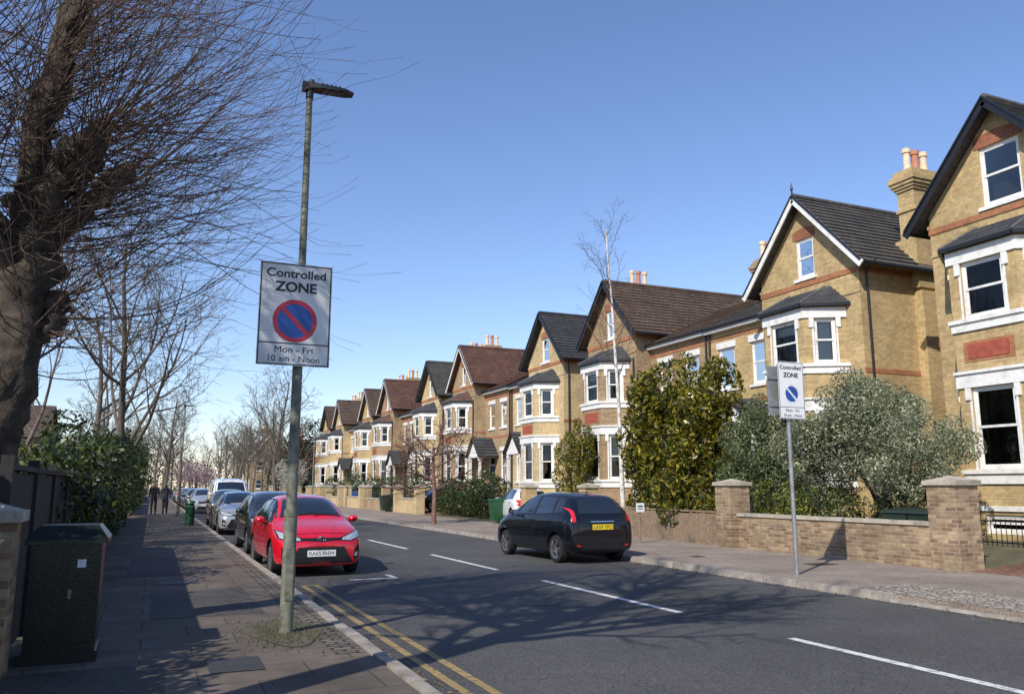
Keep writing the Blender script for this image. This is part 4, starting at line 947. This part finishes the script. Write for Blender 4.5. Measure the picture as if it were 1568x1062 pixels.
    mir=MB('door_mirrors')
    for sg in (-1,1):
        c=V((sg*.93,yy(my),mz)); pr=[(-.10,.02),(-.085,.06),(-.04,.085),(.03,.088),(.06,.08),(.062,.0)]
        i0=len(mir.v); mir.lathe(paint,c,(0,1,0),pr,16)
        for q in range(i0,len(mir.v)):
            v=V(mir.v[q])-c; mir.v[q]=tuple(c+V((v.x*1.15,v.y,v.z*.8)))
        mir.poly('chrome',*[tuple(c+V((.085*math.cos(t),.064,.058*math.sin(t)))) for t in np.linspace(0,6.28,14)[:-1]])
        mir.beam('plastic',c+V((-sg*.03,.01,-.04)),V((sg*.79,yy(my)+.03,mz-.09)),.04,.05)
    mir.build(e,smooth=True,local=True,angle=50)
    r=spec['r']; idx=0
    for ay in spec['ax']:
        for sg in (-1,1):
            idx+=1; wmb=MB('wheel_%d'%idx); c=(sg*.815 if kind!='van' else sg*.91,yy(ay),r); ax=(sg,0,0); w=.095
            wmb.lathe('tyre',c,ax,[(-w*2,r*.7),(-w*2,r*.93),(-w*1.8,r),(-.03,r),(-.005,r*.97),(.008,r*.88),(0,r*.70),(-.02,r*.67)],36)
            wmb.lathe('alloy',c,ax,[(-.02,r*.67),(.002,r*.69),(-.006,r*.63),(-.04,r*.62),(-.15,r*.6)],36)
            wmb.lathe('plastic',c,ax,[(-.07,.001),(-.07,r*.62)],24); wmb.lathe('alloy',c,ax,[(-.02,.045),(.002,.04),(.006,.001)],16)
            for q in range(10):
                t=2*math.pi*(q//2)/5+(.16 if q%2 else -.16)
                dr=V((0,math.cos(t),math.sin(t))); d0=V((0,math.cos(2*math.pi*(q//2)/5),math.sin(2*math.pi*(q//2)/5)))
                cc=V(c)+V((sg*-.012,0,0)); wmb.beam('alloy',cc+d0*.03,cc+dr*r*.645,.028,.022,V((sg,0,0)))
            wmb.build(e,smooth=True,local=True,angle=35)
    if kind!='van': T.beam('plastic',(0,yy(3.2),1.47+.02*(kind=='mpv')),(0,yy(3.4),1.62),.01,.01)
    G.build(e,smooth=True,local=True); T.build(e,smooth=True,local=True,angle=40)
    return e
make_car('red_hatchback_car',(2.94,15.7+1.98,.004),math.radians(1),'hatch','cred','RA65 FHW')
make_car('black_hatchback_car',(9.0,15.95+1.96,.004),math.radians(180+3),'mpv','cblack','LA59 YFO')
make_car('dark_grey_car',(3.05,23.0,.004),math.radians(.5),'mpv','cgrey')
make_car('silver_car',(3.0,32.0,.004),0,'hatch','csilver')
make_car('white_van',(3.6,44.5,.004),0,'van','cwhite')
make_car('dark_grey_car',(3.1,37.5,.004),0,'mpv','cgrey')
make_car('silver_car',(3.1,56.5,.004),0,'mpv','csilver')
for i,(y,p) in enumerate(((62,'cblack'),(67.5,'cblue'),(74,'cgrey'),(80,'cred'),(88,'csilver'),(96,'cblack'))): make_car('parked_car',(3.0,y,.004),0,'hatch' if i%2 else 'mpv',p)
make_car('white_car',(14.75,32.9,.13),math.radians(172),'hatch','cwhite','EJ14 OUX')
make_car('parked_car',(16.2,47.5,.25),math.radians(-80),'mpv','cblack'); make_car('parked_car',(16.2,67,.25),math.radians(-90),'hatch','cblue'); make_car('parked_car',(16.2,70,.25),math.radians(-90),'mpv','csilver')
# ---------------------------------------------------------------- street lamps
def lamp(loc,h=6.35):
    e=empty('street_lamp',loc); x,y,_=loc; mb=MB('column'); 
    mb.tube('lamp',[(x,y,.05),(x,y,.12),(x,y,1.35),(x,y,1.42),(x,y,3.0),(x,y,3.08),(x,y,h-.1)],[.085,.075,.071,.060,.056,.047,.036],16)
    mb.tube('lamp',[(x,y,1.33),(x,y,1.40)],[.078,.078],16)
    mb.box('lamp',x-.04,x+.04,y-.081,y-.05,.45,1.0)
    mb.tube('lamphead',[(x,y,h-.12),(x,y,h+.02)],[.046,.046],12)
    for z in (4.05,3.08): mb.tube('pole',[(x,y,z),(x,y,z+.03)],[.064,.064],14)
    mb.build(e,smooth=True,angle=40); H=MB('lamp_head')
    H.box('lamphead',x-.09,x-.0,y-.05,y+.05,h-.03,h+.07)
    P=[]
    for xx,w,z0,z1 in ((x-.02,.06,h-.01,h+.06),(x+.12,.09,h-.0,h+.065),(x+.42,.09,h+.01,h+.055),(x+.52,.06,h+.015,h+.035)):
        P.append([(xx,y-w,z0),(xx,y+w,z0),(xx,y+w*.8,z1),(xx,y-w*.8,z1)])
    for a,b in zip(P,P[1:]):
        for i in range(4): H.poly('lamphead',a[i],a[(i+1)%4],b[(i+1)%4],b[i])
    H.poly('lamphead',*P[0]);H.poly('lamphead',*P[-1])
    for i in range(5): H.box('lamphead',x+.14+.05*i,x+.155+.05*i,y-.065,y+.065,h+.05,h+.08)
    H.poly('lead',(x+.16,y-.06,h-.005),(x+.40,y-.06,h+.002),(x+.40,y+.06,h+.002),(x+.16,y+.06,h-.005))
    H.tube('lamphead',[(x+.02,y,h+.06),(x+.02,y,h+.12)],[.035,.03],10); H.build(e); return e
lamp((1.42,9.35,0)); lamp((1.5,52,0)); lamp((10.9,62,0)); lamp((1.5,88,0)); lamp((10.9,104,0))
def ring(mb,k,c,u,n,r0,r1,d,seg=48):
    up=V((0,0,1))
    for i in range(seg):
        t0=2*math.pi*i/seg;t1=2*math.pi*(i+1)/seg; q=lambda t,r: c+u*(math.cos(t)*r)+up*(math.sin(t)*r)+n*d
        if r0<=0: mb.poly(k,c+n*d,q(t0,r1),q(t1,r1))
        else: mb.poly(k,q(t0,r0),q(t0,r1),q(t1,r1),q(t1,r0))
def zone_sign(name,c,w,h,face,faded=False,rz=0,split=.79):
    e=empty(name,c); c=V(c); u=V((math.cos(rz),math.sin(rz),0)); n=V((math.sin(rz),-math.cos(rz),0)); fr=(c,u,n)
    mb=MB('plate'); B=lambda k,a0,a1,z0,z1,d0,d1: mb.fbox(k,fr,a0,a1,z0,z1,d0,d1)
    B(face,-w/2,w/2,-h/2,h/2,-.004,.0)
    b=.013*w/.8; g=.008
    dk='signk'
    x0,x1,y0,y1=-w/2+g,w/2-g,-h/2+g,h/2-g
    for (a,bb,cc,dd) in ((x0,x1,y1-b,y1),(x0,x1,y0,y0+b),(x0,x0+b,y0+b,y1-b),(x1-b,x1,y0+b,y1-b)): B(dk,a,bb,cc,dd,.0005,.002)
    zs=y0+(y1-y0)*(1-split); B(dk,x0+b,x1-b,zs-b/2,zs+b/2,.0005,.002)
    B('pole',-w/2,w/2,h*.40,h*.44,-.03,-.0045); B('pole',-w/2,w/2,-h*.40,-h*.36,-.03,-.0045)
    R=.305*w; cc=c+V((0,0,-h*.065))
    outer='signr' if not faded else 'signp'
    ring(mb,'signb',cc,u,n,0,R*.80,.0015); ring(mb,outer,cc,u,n,R*.80,R,.0018)
    a=math.radians(135); dv=u*math.cos(a)+V((0,0,math.sin(a))); pv=u*math.sin(a)-V((0,0,math.cos(a))); hh=.10*R
    s1=cc+n*.0024; mb.poly(outer,s1+dv*R*.82+pv*hh,s1-dv*R*.82+pv*hh,s1-dv*R*.82-pv*hh,s1+dv*R*.82-pv*hh)
    mb.build(e); k=w/.8
    F=lambda dz: (c+V((0,0,dz))+n*.0022,u,n)
    text('text_controlled','Controlled',.135*k,F(h*.395),'signk',e,off=.0025*k,width=.82*w); text('text_zone','ZONE',.155*k,F(h*.262),'signk',e,off=.005*k,width=.58*w)
    text('text_days','Mon - Fri',.098*k,F(zs+(y0-zs)*.30),'signk',e,off=0,width=.52*w); text('text_hours','10 am - Noon',.098*k,F(zs+(y0-zs)*.72),'signk',e,off=0,width=.70*w)
    return e
zone_sign('parking_zone_sign',(1.35,9.23,3.56),.80,1.17,'signw')
e=empty('sign_post',(10.65,11.75,0)); mb=MB('post'); mb.tube('pole',[(10.65,11.75,.06),(10.65,11.75,3.9)],[.038,.038],14); mb.tube('pole',[(10.65,11.75,3.9),(10.65,11.75,3.93)],[.042,.03],14); mb.build(e,smooth=True,angle=40)
zone_sign('parking_zone_sign',(10.70,11.68,3.40),.60,1.06,'signw2',True,split=.8)
e=empty('sign_back_plate',(10.58,11.82,3.3)); mb=MB('plate'); mb.box('pole',10.26,10.86,11.81,11.815,2.95,3.85); mb.box('pole',10.26,10.86,11.79,11.808,3.1,3.14); mb.box('pole',10.26,10.86,11.79,11.808,3.6,3.64); mb.build(e)
e=empty('small_notice_sign',(12.6,20.0,0)); mb=MB('sign'); mb.tube('woodfence',[(12.6,20,.1),(12.6,20,1.15)],[.035,.035],8); mb.box('signw2',12.47,12.73,19.955,19.965,.95,1.2); mb.box('signk',12.52,12.68,19.95,19.954,1.03,1.05); mb.box('signk',12.52,12.68,19.95,19.954,1.09,1.13); mb.build(e)
e=empty('utility_cabinet',(-.65,8.9,0)); mb=MB('cabinet'); x0,x1,y0,y1=-.97,-.36,8.55,9.2
mb.box('cab',x0,x1,y0,y1,.1,.2)
mb.box('cab',x0+.02,x1-.02,y0+.02,y1-.02,.2,1.18)
mb.hexa('cab',[(x0-.03,y0-.03,1.18),(x1+.03,y0-.03,1.18),(x1+.03,y1+.03,1.18),(x0-.03,y1+.03,1.18),(x0+.06,y0+.1,1.30),(x1-.06,y0+.1,1.30),(x1-.06,y1-.06,1.30),(x0+.06,y1-.06,1.30)])
mb.box('cab',x0-.03,x1+.03,y0-.03,y1+.03,1.14,1.178)
mb.box('black',x0+.29,x0+.30,y0+.014,y0+.019,.24,1.12); mb.box('cab',x0+.06,x0+.27,y0+.008,y0+.018,.28,1.08); mb.box('cab',x0+.33,x1-.06,y0+.008,y0+.018,.28,1.08)
mb.box('chrome',x0+.34,x0+.37,y0-.004,y0+.008,.66,.74); mb.box('signp',x0+.40,x0+.47,y0+.004,y0+.0075,.93,1.0)
for i in range(5): mb.box('black',x1-.021,x1-.016,y0+.12,y1-.12,.9+.04*i,.915+.04*i)
mb.build(e)
def bin_(loc,k,rz=0):
    e=empty('wheelie_bin',loc,rz); mb=MB('bin_body')
    mb.hexa(k,[(-.21,-.24,.08),(.21,-.24,.08),(.21,.2,.08),(-.21,.2,.08),(-.28,-.33,.95),(.28,-.33,.95),(.28,.30,.95),(-.28,.30,.95)])
    mb.hexa(k,[(-.30,-.37,.955),(.30,-.37,.955),(.30,.33,.955),(-.30,.33,.955),(-.27,-.33,1.0),(.27,-.33,1.0),(.27,.33,1.07),(-.27,.33,1.07)])
    mb.tube('plastic',[(-.25,.36,1.0),(.25,.36,1.0)],[.02,.02],8)
    for sg in (-1,1): mb.lathe('tyre',(sg*.24,.2,.1),(sg,0,0),[(-.03,.0),(-.03,.1),(.02,.1),(.02,.0)],16)
    mb.build(e,local=True)
bin_((14.75,12.3,.15),'binbrown',math.radians(-90)); bin_((14.75,13.0,.15),'binbrown',math.radians(-80)); bin_((13.75,33.2,.105),'binm',math.radians(-90)); bin_((13.5,50.9,.105),'binbrown',-1.4)
e=empty('litter_bin',(1.5,36.3,0)); mb=MB('litter_bin_body'); mb.lathe('binm',(1.5,36.3,.1),(0,0,1),[(0,.01),(0,.17),(.7,.19),(.72,.2),(.75,.17),(.75,.15),(.88,.15),(.88,.2),(.98,.16),(1.02,.01)],18); mb.build(e,smooth=True,angle=30)
e=empty('garden_railings',(17.6,13,0)); mb=MB('railings')
for i in range(26): y=11.2+i*.12; mb.tube('black',[(17.3,y,.35),(17.3,y,.95)],[.01,.01],5)
mb.box('black',17.285,17.315,11.15,14.3,.88,.91); mb.box('black',17.285,17.315,11.15,14.3,.42,.45); mb.build(e)
# ---------------------------------------------------------------- people
def person(name,loc,yaw,top,leg,ht=1.74,step=.16):
    e=empty(name,loc,yaw)
    J=[((0,0,.95),.15,.11),((0,0,1.16),.14,.10),((0,0,1.36),.16,.11),((0,0,1.49),.06,.06),((0,-.015,1.60),.085,.095),((0,-.01,1.70),.06,.07)]
    E=[(0,1),(1,2),(2,3),(3,4),(4,5)]
    for sg in (-1,1):
        b=len(J); J+=[((sg*.18,0,1.41),.065,.065),((sg*.235,-sg*.05,1.14),.045,.045),((sg*.235,-sg*.13-.03,.92),.033,.033),((sg*.235,-sg*.15-.05,.83),.03,.04)]; E+=[(2,b),(b,b+1),(b+1,b+2),(b+2,b+3)]
        b=len(J); J+=[((sg*.09,0,.88),.095,.095),((sg*.1,sg*step*.4-.03,.50),.065,.065),((sg*.1,sg*step*1.2+.02,.09),.04,.045),((sg*.1,sg*step*1.2-.15,.04),.035,.03)]; E+=[(0,b),(b,b+1),(b+1,b+2),(b+2,b+3)]
    me=bpy.data.meshes.new('p'); k=ht/1.76; me.from_pydata([tuple(c*k for c in j[0]) for j in J],E,[]); o=link(bpy.data.objects.new('tmp',me))
    o.modifiers.new('s','SKIN'); ss=o.modifiers.new('b','SUBSURF'); ss.levels=2
    for i,j in enumerate(J): me.skin_vertices[0].data[i].radius=(j[1]*k,j[2]*k)
    me.skin_vertices[0].data[0].use_root=True
    dg=bpy.context.evaluated_depsgraph_get(); dg.update(); out=bpy.data.meshes.new_from_object(o.evaluated_get(dg)); bpy.data.objects.remove(o)
    out.materials.clear()
    for q in (top,leg,'skin','hair','plastic'): out.materials.append(M[q])
    for p in out.polygons:
        c=p.center/k; p.use_smooth=True
        if c.z>1.5: p.material_index=3 if (c.z>1.66 or c.y>.0) else 2
        elif c.z<.07: p.material_index=4
        elif c.z<.86 and abs(c.x)<.19: p.material_index=1
        elif abs(c.x)>.19 and c.z<.9: p.material_index=2
    b=link(bpy.data.objects.new('figure',out)); b.parent=e
person('pedestrian',(.15,50.0,.105),0,'cloth1','cloth1',1.80); person('pedestrian',(.75,50.8,.105),math.pi,'cloth2','cloth1',1.74,.12)
# ---------------------------------------------------------------- light, world, camera
EL,AZ=math.radians(39),math.radians(36)
d=V((math.cos(AZ)*math.cos(EL),math.sin(AZ)*math.cos(EL),-math.sin(EL)))
su=bpy.data.lights.new('sun','SUN'); su.energy=5.0; su.angle=math.radians(.5); su.color=(1,.94,.83)
so=link(bpy.data.objects.new('sun',su)); so.rotation_euler=d.to_track_quat('-Z','Y').to_euler(); so.location=(-20,-20,30)
w=bpy.data.worlds.new('World'); S.world=w; w.use_nodes=True; nt=w.node_tree; bg=nt.nodes['Background']
sk=nt.nodes.new('ShaderNodeTexSky'); sk.sky_type='NISHITA'; sk.sun_disc=False; sk.sun_elevation=EL; sk.sun_rotation=math.atan2(-d.x,-d.y); sk.air_density=1.1; sk.dust_density=.2; sk.ozone_density=1.8; sk.altitude=0
hs=nt.nodes.new('ShaderNodeHueSaturation'); hs.inputs['Saturation'].default_value=1.05; nt.links.new(sk.outputs[0],hs.inputs['Color'])
mm=nt.nodes.new('ShaderNodeMix'); mm.data_type='RGBA'; mm.blend_type='MULTIPLY'; mm.inputs[0].default_value=1; mm.inputs[7].default_value=(1.0,1.0,1.17,1); nt.links.new(hs.outputs[0],mm.inputs[6])
nt.links.new(mm.outputs[2],bg.inputs[0]); bg.inputs[1].default_value=.15
cam=bpy.data.cameras.new('camera'); co=link(bpy.data.objects.new('camera',cam)); S.camera=co
cam.sensor_width=36; cam.lens=28.7; cam.clip_end=2000; cam.clip_start=.05
co.location=(0,0,1.65); co.rotation_euler=(math.radians(90+9.7),0,math.radians(-23.5))
